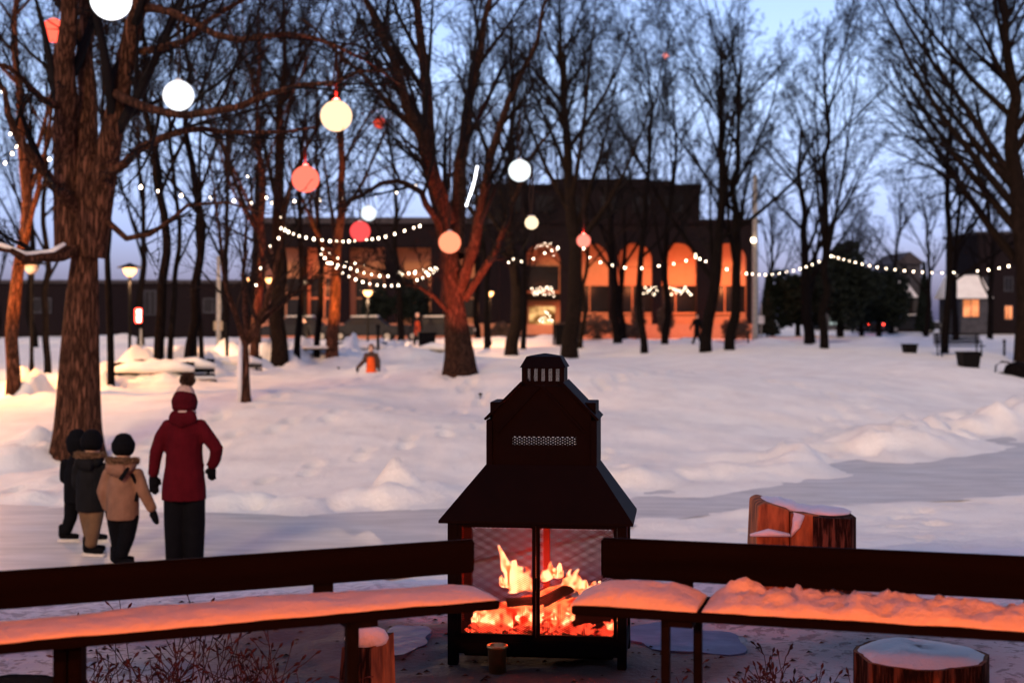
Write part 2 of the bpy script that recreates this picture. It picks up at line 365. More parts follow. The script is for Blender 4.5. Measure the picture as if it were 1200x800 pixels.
# ------------------------------------------------------------------ trees
def grow(seed, height, r0, fork=.28, n1=7, spread=1.0, levels=4, lean=(0, 0), limbs=None, counts=(8, 7, 6, 5), trunk=None, up=.19, rmin=.007, lead=.8, ridged=False, keep=1.0):
    """limbs: explicit polylines (local coordinates, start radius); returns (trunk V,F), (crown V,F)"""
    rg = np.random.default_rng(seed)
    K0 = 16
    if trunk is None:
        t = np.linspace(0, 1, K0)[:, None]
        w = np.cumsum(rg.normal(0, 1, (K0, 2)), 0)*height*.0045; w[:2] = 0
        tp = np.concatenate([np.array(lean)[None]*t**1.3*height+w*1.2, t*height*lead-.35*(1-t)], 1)
        tr = r0*(1-.93*t[:, 0])**.75+rmin
    else:
        tp = np.array(trunk, float); K0 = len(tp); tr = r0*(1-.75*np.linspace(0, 1, K0))
    # resample finer for trunk look
    u = np.linspace(0, K0-1, 40); tp = np.stack([np.interp(u, np.arange(K0), tp[:, i]) for i in range(3)], 1); tr = np.interp(u, np.arange(K0), tr)
    h = tp[:, 2]
    tr = tr*(1+.13*np.exp(-np.maximum(h, 0)/(r0*1.1)))
    SD = 22 if ridged else 12
    V, q = arr_tubes(tp[None], tr[None], SD)
    Vc = V.reshape(40, SD, 3); cen = tp[:, None, :]
    az = np.arange(SD)
    bump = 1+(.075 if ridged else .05)*(np.sin(az*2.4+seed)[None]+.8*np.sin(az*1.1+h[:, None]*.35))
    V = (cen+(Vc-cen)*bump[..., None]).reshape(-1, 3)
    tk = [(V, q)]; cr = []
    L = np.linalg.norm(np.diff(tp, axis=0), axis=1).sum()
    # level 1
    pols = []; rads = []
    K = 9
    def child(PA, RA, LA, n, tmin, tmax, amin, amax, lf, rf, up, wander, K, tpow=1.0):
        N = len(PA); idx = np.repeat(np.arange(N), n)
        tv = (np.tile(np.arange(n), N)+rg.random(N*n))/n
        tv = tmin+(tmax-tmin)*tv**tpow
        k = tv*(PA.shape[1]-1); i0 = np.clip(k.astype(int), 0, PA.shape[1]-2); f = (k-i0)[:, None]
        s = PA[idx, i0]*(1-f)+PA[idx, i0+1]*f
        rs = (RA[idx, i0]*(1-f[:, 0])+RA[idx, i0+1]*f[:, 0])
        tg = PA[idx, i0+1]-PA[idx, i0]; tg /= np.linalg.norm(tg, axis=1, keepdims=True)+1e-9
        ref = rg.normal(0, 1, (N*n, 3)); pp = ref-(ref*tg).sum(1, keepdims=True)*tg; pp /= np.linalg.norm(pp, axis=1, keepdims=True)+1e-9
        pp[:, 2] += up*.6; pp /= np.linalg.norm(pp, axis=1, keepdims=True)
        a = np.radians(rg.uniform(amin, amax, N*n))[:, None]
        d = tg*np.cos(a)+pp*np.sin(a)
        ln = LA[idx]*lf*(1.15-.65*tv)*rg.uniform(.65, 1.2, N*n)
        pts = [s]; step = (ln/(K-1))[:, None]
        for j in range(K-1):
            d = d+rg.normal(0, wander, (N*n, 3)); d[:, 2] += up*.22; d /= np.linalg.norm(d, axis=1, keepdims=True)
            pts.append(pts[-1]+d*step)
        PA2 = np.stack(pts, 1)
        r1 = np.maximum(np.minimum(rs*rf, rs*.85), rmin)
        R2 = np.maximum(r1[:, None]*(1-.85*np.linspace(0, 1, K))[None], rmin*.8)
        return PA2, R2, ln
    if limbs is None:
        P1, R1, L1 = child(tp[None], tr[None], np.array([height]), n1, fork, .97, 20*spread, 48*spread, .56, .54, up*.8, .045, 12)
    else:
        P1 = []; R1 = []
        for pl, ra in limbs:
            pl = np.array(pl, float); k = len(pl); u = np.linspace(0, k-1, 12)
            pr = np.stack([np.interp(u, np.arange(k), pl[:, i]) for i in range(3)], 1)
            # smooth
            pr[1:-1] = (pr[:-2]+2*pr[1:-1]+pr[2:])/4
            pr[2:] += rg.normal(0, .012, (10, 3))*height*.2
            P1.append(pr); R1.append(np.maximum(ra*(1-.8*np.linspace(0, 1, 12)), rmin))
        P1 = np.array(P1); R1 = np.array(R1); L1 = np.linalg.norm(np.diff(P1, axis=1), axis=2).sum(1)*.95
    tk.append(arr_tubes(P1, R1, 8))
    if limbs is None or lead > 0:
        top = tp[24:]; k = len(top); u = np.linspace(0, k-1, 12)
        tpp = np.stack([np.interp(u, np.arange(k), top[:, i]) for i in range(3)], 1)[None]
        P1 = np.concatenate([P1, tpp]); R1 = np.concatenate([R1, np.interp(u, np.arange(k), tr[24:])[None]]); L1 = np.append(L1, height*.35)
    P2, R2, L2 = child(P1, R1, L1, counts[0], .15, .98, 18, 45, .50, .56, up*.7, .06, 8)
    cr.append(arr_tubes(P2, R2, 5))
    P3, R3, L3 = child(P2, R2, L2, counts[1], .12, 1, 20, 50, .50, .60, up*.5, .08, 6)
    cr.append(arr_tubes(P3, R3, 4))
    P4, R4, L4 = child(P3, R3, L3, counts[2], .10, 1, 20, 55, .52, .65, up*.4, .10, 5)
    cr.append(arr_tubes(P4, R4, 3))
    if levels >= 5:
        P5, R5, L5 = child(P4, R4, L4, counts[3], .1, 1, 20, 55, .6, .8, up*.3, .12, 4)
        cr.append(arr_tubes(P5, R5, 3))
    return merge(tk), merge(cr)
NT = 0
def tree(label, loc, seed, height, r0, m='bark', tw='twig', name='bare_tree', group='bare trees in the snowy park', **kw):
    t = thing(name, label, 'tree', loc, 0, group)
    a, b = grow(seed, height, r0, **kw)
    mesh_obj('trunk', a[0], a[1], M[m], t, True); mesh_obj('crown', b[0], b[1], M[tw], t)
    return t
def tree_px(px, py, wpx, label, seed, height, D=None, **kw):
    if D is None: x, y, z = solve(px, py)
    else: x, y = (px-600)/F*D, D; z = gz(x, y)
    return tree(label, (x, y, z), seed, height, wpx/F*y/2, **kw)
def loc_pl(base, pts):     # pixel polyline (px,py,D) -> local coordinates
    return [tuple(P(*p)-np.array(base)) for p in pts]

# 1 the big maple on the left
bx, by, bz = solve(91, 530)
B1 = (bx, by, bz); d1 = by
limbs = [
 (loc_pl(B1, [(82, 300, d1), (76, 180, d1), (77, 100, d1-.2), (80, 0, d1-.4), (84, -140, d1-.6), (70, -260, d1)]), .23),
 (loc_pl(B1, [(98, 300, d1), (101, 180, d1), (101, 90, d1+.2), (99, 0, d1+.3), (104, -150, d1+.6), (115, -300, d1)]), .20),
 (loc_pl(B1, [(106, 300, d1), (124, 190, d1-.1), (141, 100, d1-.2), (164, 0, d1-.4), (198, -120, d1-.8), (240, -260, d1-1)]), .235),
 (loc_pl(B1, [(128, 105, d1), (160, 125, d1-1.5), (210, 138, d1-2.5), (260, 132, d1-3.2), (330, 108, d1-3.8), (400, 95, d1-4), (450, 80, d1-4.2)]), .075),
 (loc_pl(B1, [(165, 10, d1-.3), (195, 8, d1-1.2), (240, 40, d1-2), (300, 48, d1-2.5), (340, 38, d1-3), (395, 45, d1-3.3), (470, 100, d1-3.6)]), .07),
 (loc_pl(B1, [(110, 215, d1), (150, 190, d1-.8), (185, 165, d1-1.5), (225, 147, d1-2), (290, 158, d1-2.5), (370, 150, d1-3)]), .08),
 (loc_pl(B1, [(100, 290, d1), (60, 300, d1-.6), (30, 303, d1-1), (0, 292, d1-1.4), (-50, 270, d1-1.8)]), .10),
 (loc_pl(B1, [(95, 250, d1), (60, 215, d1-.5), (40, 190, d1-1), (10, 130, d1-1.3), (-20, 60, d1-1.5)]), .11),
 (loc_pl(B1, [(80, 130, d1), (40, 110, d1-.8), (10, 80, d1-1.4), (-30, 60, d1-2)]), .07),
 (loc_pl(B1, [(120, 255, d1), (150, 280, d1-.5), (180, 278, d1-1), (210, 240, d1-1.5), (260, 235, d1-2), (320, 250, d1-2.4)]), .05),
 (loc_pl(B1, [(165, 60, d1), (205, 55, d1-1), (250, 20, d1-1.5), (300, -20, d1-2), (360, -60, d1-2.5)]), .06),
]
tree('biggest tree, thick furrowed trunk forking into three behind the two smaller walkers', B1, 11, 12, .37, m='bark_near', tw='twig', name='bare_maple_tree',
     trunk=loc_pl(B1, [(91, 540, d1), (91, 500, d1), (93, 420, d1), (96, 350, d1), (99, 300, d1), (101, 240, d1), (103, 175, d1)]), limbs=limbs, lead=0, levels=5, counts=(6, 5, 4, 3), up=.12, ridged=True, rmin=.005)
# snow lying on its low left limb
V = []; Fa = []
sp = loc_pl((0, 0, 0), [(76, 288, d1-.45), (60, 297, d1-.6), (30, 300, d1-1), (0, 289, d1-1.4)])
sm = MB(); sm.tube([(a, b-.02, c+.03) for a, b, c in sp], [(.04, .02), (.055, .03), (.055, .03), (.05, .03)], 8)
tag(sm.build('snow_strip', M['snow_clean'], None, True), 'strip of snow lying along the low left limb of the biggest tree', 'snow')

# 2 tree in the middle with red lit trunk
B2 = solve(540, 438); d2 = B2[1]
limbs = [
 (loc_pl(B2, [(530, 330, d2), (520, 260, d2), (500, 180, d2-1), (470, 100, d2-2), (440, 20, d2-2.6), (400, -60, d2-3)]), .20),
 (loc_pl(B2, [(532, 320, d2), (508, 220, d2+.3), (500, 120, d2+.4), (490, 40, d2+.6), (485, -60, d2+1), (480, -130, d2)]), .21),
 (loc_pl(B2, [(535, 300, d2), (538, 200, d2+1), (555, 100, d2+1.4), (570, 20, d2+1.6), (590, -80, d2+2)]), .2),
 (loc_pl(B2, [(540, 340, d2), (556, 280, d2-.6), (570, 200, d2-1), (590, 130, d2-1.4), (625, 60, d2-1.8), (650, -30, d2-2)]), .15),
 (loc_pl(B2, [(528, 300, d2), (505, 240, d2-1), (470, 205, d2-2), (430, 225, d2-3), (395, 245, d2-3.6)]), .10),
 (loc_pl(B2, [(545, 350, d2), (575, 300, d2-.8), (600, 250, d2-1.3), (620, 180, d2-1.8), (660, 140, d2-2.4)]), .10),
 (loc_pl(B2, [(530, 260, d2), (500, 165, d2-1), (450, 120, d2-2), (400, 60, d2-3), (350, 20, d2-4)]), .10),
 (loc_pl(B2, [(532, 372, d2), (505, 345, d2-.6), (460, 325, d2-1.2), (400, 300, d2-2)]), .06),
]
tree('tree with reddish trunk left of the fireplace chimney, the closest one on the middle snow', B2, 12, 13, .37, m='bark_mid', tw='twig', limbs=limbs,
     trunk=loc_pl(B2, [(540, 445, d2), (539, 415, d2), (535, 380, d2), (530, 340, d2), (528, 300, d2), (528, 270, d2)]), lead=0, levels=5, counts=(8, 7, 5, 4), up=.2, rmin=.006)

TL = [  # px, py, width, height, options, label
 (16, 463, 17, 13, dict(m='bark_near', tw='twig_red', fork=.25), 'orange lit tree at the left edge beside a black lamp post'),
 (56, 437, 9, 12, dict(), 'thin dark tree just left of the biggest tree trunk'),
 (130, 449, 9, 11, dict(fork=.3), 'slim tree right beside the biggest tree trunk, left of the glowing street lamp'),
 (187, 432, 13, 14, dict(lean=(-.06, 0)), 'leaning dark tree behind the snowy benches left of the pompom hat'),
 (199, 429, 7, 11, dict(), 'very thin dark tree just right of the leaning one behind the snowy benches'),
 (221, 431, 12, 14, dict(), 'straight dark tree above the red coat person, right of the snowy benches'),
 (236, 426, 6, 12, dict(), 'thin dark tree between the straight dark tree and the pale sign pole'),
 (298, 422, 11, 13, dict(m='bark_near', tw='twig_red'), 'reddish lit tree standing just behind the small snow sided tree'),
 (328, 420, 20, 14, dict(m='bark', levels=5, fork=.22), 'stout tree right of the reddish one, left of the slim dark figure'),
 (348, 418, 8, 12, dict(), 'thin brown tree just left of the slim dark figure'),
 (371, 417, 8, 12, dict(), 'thin brown tree between the slim dark figure and the bright orange tree'),
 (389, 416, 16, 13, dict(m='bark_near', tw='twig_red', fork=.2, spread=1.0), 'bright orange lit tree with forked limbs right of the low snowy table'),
 (571, 408, 8, 12, dict(lean=(-.05, 0)), 'thin leaning tree right of the red trunk tree, in front of the lit doorway'),
 (599, 416, 17, 15, dict(m='bark', levels=5, spread=1.2, fork=.24, n1=10), 'tree with dark trunk directly above the left slope of the fireplace'),
 (613, 409, 7, 12, dict(), 'thin dark tree just right of the dark trunk above the fireplace'),
 (667, 419, 21, 18, dict(m='bark', levels=5, spread=1.3, fork=.28, n1=14, counts=(9, 7, 5, 4)), 'tall thick tree right of the fireplace chimney with the widest crown'),
 (680, 408, 6, 12, dict(m='bark', tw='twig_red'), 'thin pale tree growing against the right side of the tall thick one'),
 (724, 402, 11, 14, dict(), 'far dark tree with trunk in front of the building shrubs'),
 (755, 414, 9, 17, dict(m='bark_dark', levels=5, spread=1.25, n1=10), 'slender tree in front of the middle arch of the building'),
 (779, 403, 9, 16, dict(spread=1.2, n1=10), 'slender far tree between the lit arches, right of the middle arch'),
 (827, 412, 15, 17, dict(m='bark_dark', levels=5, spread=1.35, fork=.16, n1=11), 'forked dark tree in front of the right arches beside a walking figure'),
 (855, 410, 13, 17.5, dict(m='bark_dark', levels=5, spread=1.1, fork=.2, n1=10), 'dark tree in front of the last arch with a snow heap at its foot'),
 (949, 402, 14, 15, dict(m='bark_dark', levels=5, spread=1.3, fork=.14, n1=10), 'left one of the pair of trees where the right light string peaks'),
 (966, 408, 11, 17.5, dict(m='bark_dark', levels=5, spread=.95, fork=.2, n1=10), 'right one of the pair of trees, holding up the right light string'),
 (1107, 414, 10, 17, dict(m='bark_dark', levels=5, spread=1.3, fork=.22, n1=11), 'dark tree directly behind the park bench on the right'),
 (1120, 399, 8, 15, dict(m='bark_dark', spread=1.2, n1=10), 'thin tree right of the one behind the park bench, before the lit porch'),
 (1203, 424, 30, 19, dict(m='bark', levels=5, spread=1.5, fork=.20, n1=16, counts=(9, 7, 5, 4), lean=(-.05, 0)), 'thick pale trunk cut by the right edge of the view'),
]
for i, (px_, py_, w_, h_, kw, lab) in enumerate(TL):
    kw = dict(kw); kw.setdefault('m', 'bark_dark'); kw.setdefault('counts', (7, 6, 5, 4)); kw.setdefault('rmin', .0065); kw.setdefault('n1', 8)
    tree_px(px_, py_, w_*.9, lab, 100+i*7, h_, **kw)
# the small snow sided tree
B3 = solve(287, 470); d3 = B3[1]
t3 = tree('small slanting tree with snow on its left side right of the red coat person', B3, 77, 6.5, .11, m='bark_near', tw='twig_red', name='small_tree',
     trunk=loc_pl(B3, [(287, 478, d3), (287, 440, d3), (288, 405, d3), (300, 380, d3)]), lead=0, up=.15, rmin=.006, levels=4, counts=(9, 7, 5, 4),
     limbs=[(loc_pl(B3, [(290, 400, d3), (305, 375, d3), (318, 340, d3-.3), (330, 280, d3-.5), (345, 200, d3-.8)]), .08),
            (loc_pl(B3, [(288, 405, d3), (275, 370, d3-.3), (262, 320, d3-.5), (255, 240, d3-.6), (240, 170, d3)]), .06),
            (loc_pl(B3, [(298, 385, d3), (335, 350, d3+.3), (380, 320, d3+.6), (420, 310, d3+.7)]), .05),
            (loc_pl(B3, [(290, 395, d3), (285, 330, d3+.5), (290, 260, d3+.8), (300, 190, d3+1)]), .06)])
MB().tube([(-.085, -.04, -.05), (-.085, -.04, .6), (-.075, -.04, 1.2)], [(.05, .07), (.05, .07), (.03, .06)], 10).build('snow_coat', M['snow_clean'], t3, True)
# farther backdrop trees
bgl = [(-5, 84, 'far tree behind the orange lit tree at the left edge'), (165, 70, 'far tree rising behind the glowing street lamp on the left'), (262, 74, 'far tree behind the pale sign pole'), (300, 58, 'far tree whose crown fills the sky under the topmost red branch'),
       (470, 80, 'far tree behind the shallow string of bulbs'), (730, 88, 'far tree right of the widest crown, against the roof'), (560, 86, 'far tree left of the roof of the upper storey'), (40, 70, 'far tree left of the biggest tree fork'), (870, 110, 'far tree showing above the last arch'), (1085, 100, 'far tree above the narrow grey house'), (1010, 104, 'far tree above the wide black evergreen'), (905, 105, 'far tree in front of the snowy roof right of the building'), (1045, 110, 'far tree above the parked cars'), (1160, 84, 'far tree in front of the dark tall house')]
for i, (px_, D_, lab) in enumerate(bgl):
    tree_px(px_, 0, 10*60/D_, lab, 500+i*3, 14+(i*37 % 5)-(4 if px_ > 900 else 0), D=D_, m='bark_dark', counts=(7, 6, 5, 4), rmin=.008, n1=9, spread=1.1)

def leafy(name, label, cat, x, y, w, h, trunk_h=.4, n=5000, shape='round', m='needle', group=None, depth=None, leaf=.12):
    z = gz(x, y); t = thing(name, label, cat, (x, y, z), 0, group)
    rg = np.random.default_rng(int(abs(x*13)+y*7)); dp = depth or w
    a = rg.uniform(0, 2*PI, n); u = rg.random(n)
    if shape == 'cone':
        rr = (1-u**.8)*np.sqrt(rg.random(n))*.5; cx = np.cos(a)*rr*w; cy = np.sin(a)*rr*dp; cz = trunk_h+u**1.0*(h-trunk_h)
    else:
        v = rg.normal(0, 1, (n, 3)); v /= np.linalg.norm(v, axis=1)[:, None]; rr = rg.random(n)**(1/2.2)*(1+.25*np.sin(v[:, 0]*5+x)*np.cos(v[:, 2]*4))
        cx = v[:, 0]*rr*w/2; cy = v[:, 1]*rr*dp/2; cz = trunk_h+(v[:, 2]*rr*.5+.5)*(h-trunk_h)
    c = np.stack([cx, cy, cz], 1); s = leaf*rg.uniform(.6, 1.5, n)[:, None]
    d1_ = rg.normal(0, 1, (n, 3)); d1_ /= np.linalg.norm(d1_, axis=1)[:, None]; d2_ = rg.normal(0, 1, (n, 3)); d2_ = np.cross(d1_, d2_); d2_ /= np.linalg.norm(d2_, axis=1)[:, None]
    V = np.stack([c+d1_*s, c+d2_*s*.5, c-d1_*s, c-d2_*s*.5], 1).reshape(-1, 3)
    mesh_obj('crown', V, np.arange(4*n).reshape(n, 4), M[m], t)
    MB().tube([(0, 0, -.2), (0, 0, h*.5), (0, 0, h*.8)], [w*.05, w*.03, w*.01], 7).build('trunk', M['bark_dark'], t)
    return t

# ------------------------------------------------------------------ main building
BD = 96.0
def bxx(px): return (px-600)/F*BD
def bzz(py): return EYE-(py-HZ)/F*BD
gb = .72
bld = thing('brick_building', 'long dark brick building with glowing orange arches behind the trees', 'building', (0, BD, 0))
def arch_wall(cs, w, z0, zs, z1, x0, x1, y0, y1):
    """wall from x0..x1, z0..z1 with arched openings centred at cs, width w, springing at zs"""
    mb = MB(); cur = x0
    for c in cs:
        l, r = c-w/2, c+w/2
        mb.box((cur, y0, z0), (l, y1, z1))
        N = 14; pts = [(c+w/2*math.cos(PI-PI*k/N), zs+w/2*math.sin(PI-PI*k/N)) for k in range(N+1)]
        for (xa, za), (xb, zb) in zip(pts[:-1], pts[1:]):
            V = [(xa, y0, za), (xb, y0, zb), (xb, y0, z1), (xa, y0, z1), (xa, y1, za), (xb, y1, zb), (xb, y1, z1), (xa, y1, z1)]
            mb.add(V, [(0, 1, 2, 3), (7, 6, 5, 4), (0, 4, 5, 1)])
        cur = r
    mb.box((cur, y0, z0), (x1, y1, z1)); return mb
cs = [bxx(p) for p in (636, 693, 744, 796, 855)]
wA = 2.35
xL, xR = bxx(585), bxx(887)
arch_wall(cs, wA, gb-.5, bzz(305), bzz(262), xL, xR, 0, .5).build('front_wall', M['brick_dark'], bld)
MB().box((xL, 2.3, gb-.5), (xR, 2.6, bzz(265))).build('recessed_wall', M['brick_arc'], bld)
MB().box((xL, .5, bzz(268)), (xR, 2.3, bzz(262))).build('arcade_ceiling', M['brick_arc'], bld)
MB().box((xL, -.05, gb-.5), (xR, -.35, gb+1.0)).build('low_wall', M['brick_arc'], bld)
MB().box((xL, 2.6, gb-.5), (xR, 16, bzz(258))).box((xL-.2, -.25, bzz(262)), (xR+.2, 16, bzz(257))).build('storey_block', M['brick_dark'], bld)
MB().box((bxx(560), 5, 2), (bxx(832), 18, bzz(212))).box((bxx(560), 4.8, bzz(212)), (bxx(834), 18, bzz(208))).box((bxx(650), 8, bzz(208)), (bxx(775), 15, bzz(196))).box((bxx(765), 7, bzz(210)), (bxx(800), 12, bzz(200))).build('upper_storey', M['brick_dark'], bld)
for k, p in enumerate((600, 640, 680, 720, 760, 800)):
    f = MB().box((bxx(p)-.6, 4.9, bzz(242)), (bxx(p)+.6, 5.1, bzz(222))).build('upper_window', M['glass'], bld)
for c in cs[1:]:
    f = MB().box((c-1.42, 2.2, bzz(366)), (c+1.42, 2.3, bzz(334)), 0)
    f = f.build('window', M['glass'], bld)
    fr = MB()
    for dx in (-1.45, .0, 1.45): fr.box((c+dx-.03, 2.12, bzz(366)), (c+dx+.03, 2.2, bzz(334)))
    fr.box((c-1.5, 2.12, bzz(368)), (c+1.5, 2.2, bzz(366))); fr.box((c-1.5, 2.12, bzz(334)), (c+1.5, 2.2, bzz(332.5)))
    fr.build('frame', M['brick_arc'], f)
    rl = MB().box((c-1.3, .1, gb+1.35), (c+1.3, .18, gb+1.42)).box((c-1.3, .1, gb+.95), (c+1.3, .18, gb+1.0))
    for k in range(9): rl.box((c-1.2+k*.3, .12, gb+.98), (c-1.17+k*.3, .16, gb+1.36))
    rl.build('railing', M['brick_arc'], bld)
# entrance under the first arch
c = cs[0]
dr = MB().box((c-.9, 2.15, gb), (c-.03, 2.28, gb+2.2)).box((c+.03, 2.15, gb), (c+.9, 2.28, gb+2.2)).build('door', emit('lit_door_glass', (1, .55, .2), .8, False, (.2, .08, .02), 1.5), bld)
MB().box((c-1.0, 2.05, gb), (c-.9, 2.2, gb+2.3)).box((c+.9, 2.05, gb), (c+1.0, 2.2, gb+2.3)).box((c-.03, 2.05, gb), (c+.03, 2.15, gb+2.3)).box((c-1, 2.05, gb+2.3), (c+1, 2.2, gb+2.4)).build('frame', M['brick_arc'], dr)
MB().box((c-1.2, 1.2, gb+2.6), (c+1.2, 2.3, gb+3.1)).build('canopy', M['black_steel'], bld)
MB().box((c-1.15, 2.15, gb+3.3), (c+1.15, 2.28, gb+5.0)).build('window', M['glass'], bld)
for i in range(5):   # entrance steps
    pass
MB().box((c-1.6, -2.4, gb-.2), (c+1.6, 0, gb+.15)).box((c-1.6, -1.8, gb-.2), (c+1.6, 0, gb+.3)).build('steps', M['brick_lite'], bld)
# left lower wing
xl0, xl1 = bxx(300), bxx(585)
csl = [bxx(p) for p in (330, 376, 430, 484, 540)]
wing = thing('low_brick_wing', 'lower brick building with orange lit walls left of the arched building', 'building', (0, BD, 0))
mb = MB(); cur = xl0
for cc in csl:
    mb.box((cur, 0, gb-.5), (cc-1.2, .5, bzz(290))); cur = cc+1.2
mb.box((cur, 0, gb-.5), (xl1-.01, .5, bzz(290))).box((xl0, 0, bzz(290)), (xl1-.01, .5, bzz(262)))
for qa, qb in zip(csl[:-1], csl[1:]): mb.box(((qa+qb)/2-.15, .501, gb-.5), ((qa+qb)/2+.15, 1.99, bzz(289)))
mb.build('front_wall', M['brick_dark'], wing)
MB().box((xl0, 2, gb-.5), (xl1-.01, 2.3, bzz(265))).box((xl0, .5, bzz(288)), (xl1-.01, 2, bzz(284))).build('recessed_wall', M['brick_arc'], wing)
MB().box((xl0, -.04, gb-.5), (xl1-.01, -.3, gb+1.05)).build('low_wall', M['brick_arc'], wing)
MB().box((xl0-.3, -.3, bzz(262)), (xl1-.25, 14, bzz(255))).box((xl0, 2.3, gb-.5), (xl1-.3, 14, bzz(262))).build('roof', M['roof'], wing)
for cc in csl:
    f = MB().box((cc-.95, 1.9, bzz(372)), (cc+.95, 2.0, bzz(325))).build('window', M['glass'], wing)
    MB().box((cc-.05, 1.82, bzz(372)), (cc+.05, 1.9, bzz(325))).box((cc-.98, 1.82, bzz(350)), (cc+.98, 1.9, bzz(348))).build('frame', M['brick_arc'], f)
# flood lamps of the arcade
def light(kind, loc, energy, col, parent=None, size=.1, name='lamp_glow'):
    l = bpy.data.lights.new(name, kind); l.energy = energy; l.color = col
    if kind in ('POINT', 'SPOT'): l.shadow_soft_size = size
    o = bpy.data.objects.new(name, l); o.location = loc; link(o, parent); return o
for k, cc in enumerate(cs+csl):
    po = bld if k < 5 else wing
    MB().box((cc-.12, 1.1, gb+.22), (cc+.12, 1.3, gb+.34)).tube([(cc, 1.2, gb-.2), (cc, 1.2, gb+.22)], .03, 6).build('flood_lamp', M['iron'], po)
    light('POINT', (cc, .2, gb+3.4), (60, 90, 150, 340, 340)[k] if k < 5 else (12, 170, 14, 9, 8)[k-5], (1, .25, .08), po, .15, 'flood_glow')
    light('POINT', (cc, -2.0, gb+.9), 45 if k < 5 else 16, (1, .25, .12), po, .15, 'flood_glow')
# twinkling garlands on the windows
def garland(label, ctr, w, h, n, seed):
    rr = random.Random(seed); t = thing('light_garland', label, 'string lights', ctr, 0, 'garlands of white lights on the building front')
    mb = MB(); pts = [((k/(n-1)-.5)*w, 0, rr.uniform(-h/2, h/2)) for k in range(n)]
    mb.tube(pts, .012, 4).build('cable', M['iron'], t)
    b = MB()
    for p in pts: b.add([(p[0]+.03*a, p[1]+.03*b_, p[2]+.03*c_) for a, b_, c_ in ((1, 0, 0), (-1, 0, 0), (0, 1, 0), (0, -1, 0), (0, 0, 1), (0, 0, -1))], [(0, 2, 4), (2, 1, 4), (1, 3, 4), (3, 0, 4), (2, 0, 5), (1, 2, 5), (3, 1, 5), (0, 3, 5)])
    o = b.build('bulbs', M['bulb'], t); o['kind'] = 'stuff'; return t
for k, (p1, p2, w, h, n, lab) in enumerate([(636, 342, 1.5, .7, 26, 'cluster of white lights over the building entrance under the first arch'), (762, 340, .9, .6, 12, 'small cluster of white lights right of the middle arch window'), (797, 341, 1.5, .5, 22, 'wide band of white lights in the window of the fourth arch'),
        (863, 342, .5, .8, 9, 'short cluster of lights in the window of the last arch'), (640, 371, .9, .8, 14, 'lights hanging around the lit entrance door'), (640, 292, 1.4, .9, 8, 'few lights up in the head of the first arch'), (604, 352, .3, 2.0, 14, 'upright run of lights left of the entrance arch')]):
    pp = P(p1, p2, BD-.5); garland(lab, tuple(pp), w, h, n, k)

# dark long building and woods far left, houses right
def house(name, label, x0, x1, D, ztop, depth, wall, roofm, ridge_h=1.5, snow=True, wins=(), lit=None, axis='x', group=None):
    z0 = gz((x0+x1)/2, D)-.3; t = thing(name, label, 'building', ((x0+x1)/2, D, 0), 0, group); w = (x1-x0)/2
    MB().box((-w, 0, z0), (w, depth, ztop)).build('wall', wall, t)
    o = .35
    if ridge_h > 0:
        if axis == 'x':   # ridge runs left-right
            V = [(-w-o, -o, ztop-.1), (w+o, -o, ztop-.1), (w+o, depth+o, ztop-.1), (-w-o, depth+o, ztop-.1), (-w-o, depth/2, ztop+ridge_h), (w+o, depth/2, ztop+ridge_h)]
            Fa = [(3, 2, 1, 0), (0, 1, 5, 4), (2, 3, 4, 5), (1, 2, 5), (3, 0, 4)]
        else:
            V = [(-w-o, -o, ztop-.1), (w+o, -o, ztop-.1), (w+o, depth+o, ztop-.1), (-w-o, depth+o, ztop-.1), (0, -o, ztop+ridge_h), (0, depth+o, ztop+ridge_h)]
            Fa = [(3, 2, 1, 0), (0, 1, 4), (2, 3, 5), (1, 2, 5, 4), (3, 0, 4, 5)]
        r = MB().add(V, Fa).build('roof', roofm, t)
    else:
        r = MB().box((-w-.2, -.2, ztop), (w+.2, depth+.2, ztop+.25)).build('roof', roofm, t)
    for (wx, wz, ww, wh, li) in wins:
        f = MB().box((wx-ww/2, -.05, wz-wh/2), (wx+ww/2, .03, wz+wh/2)).build('window', M['glass'] if not li else lit, t)
        MB().box((wx-ww/2-.08, -.1, wz-wh/2-.08), (wx+ww/2+.08, -.05, wz-wh/2)).box((wx-ww/2-.08, -.1, wz+wh/2), (wx+ww/2+.08, -.05, wz+wh/2+.08)).box((wx-.03, -.1, wz-wh/2), (wx+.03, -.05, wz+wh/2)).box((wx-ww/2-.08, -.1, wz-wh/2), (wx-ww/2, -.05, wz+wh/2)).box((wx+ww/2, -.1, wz-wh/2), (wx+ww/2+.08, -.05, wz+wh/2)).build('frame', M['siding'], f)
    return t, r
M['warm_win'] = emit('warm_window_glow', (1, .32, .13), .9, False, (.5, .15, .05), .8)
M['cool_win'] = emit('pale_window_glow', (.8, .95, .9), .5, False, (.2, .25, .25), .8)
Dh = 118.0
def hx(p, D=Dh): return (p-600)/F*D
def hzt(p, D=Dh): return EYE-(p-HZ)/F*D
pv, _r = house('shade_pavilion', 'dark pavilion added behind the camera to shade the near benches, out of view', -9, 9, -14, 4.3, 8, M['brick_dark'], M['roof'], 0)  # unseen building added to keep sun and sky off the near benches
MB().box((-9.3, 8.01, 3.56), (9.3, 18.5, 3.68)).build('shade_roof', M['roof'], pv)
MB().box((-9.3, 18.25, 3.42), (9.3, 18.5, 3.555)).build('shade_roof_beam', M['black_wood'], pv)
for x_ in (-8.8, -4.6, 4.6, 8.8): MB().box((x_-.1, 13.0, .6), (x_+.1, 13.2, 3.555), .01).build('shade_roof_post', M['black_wood'], pv)
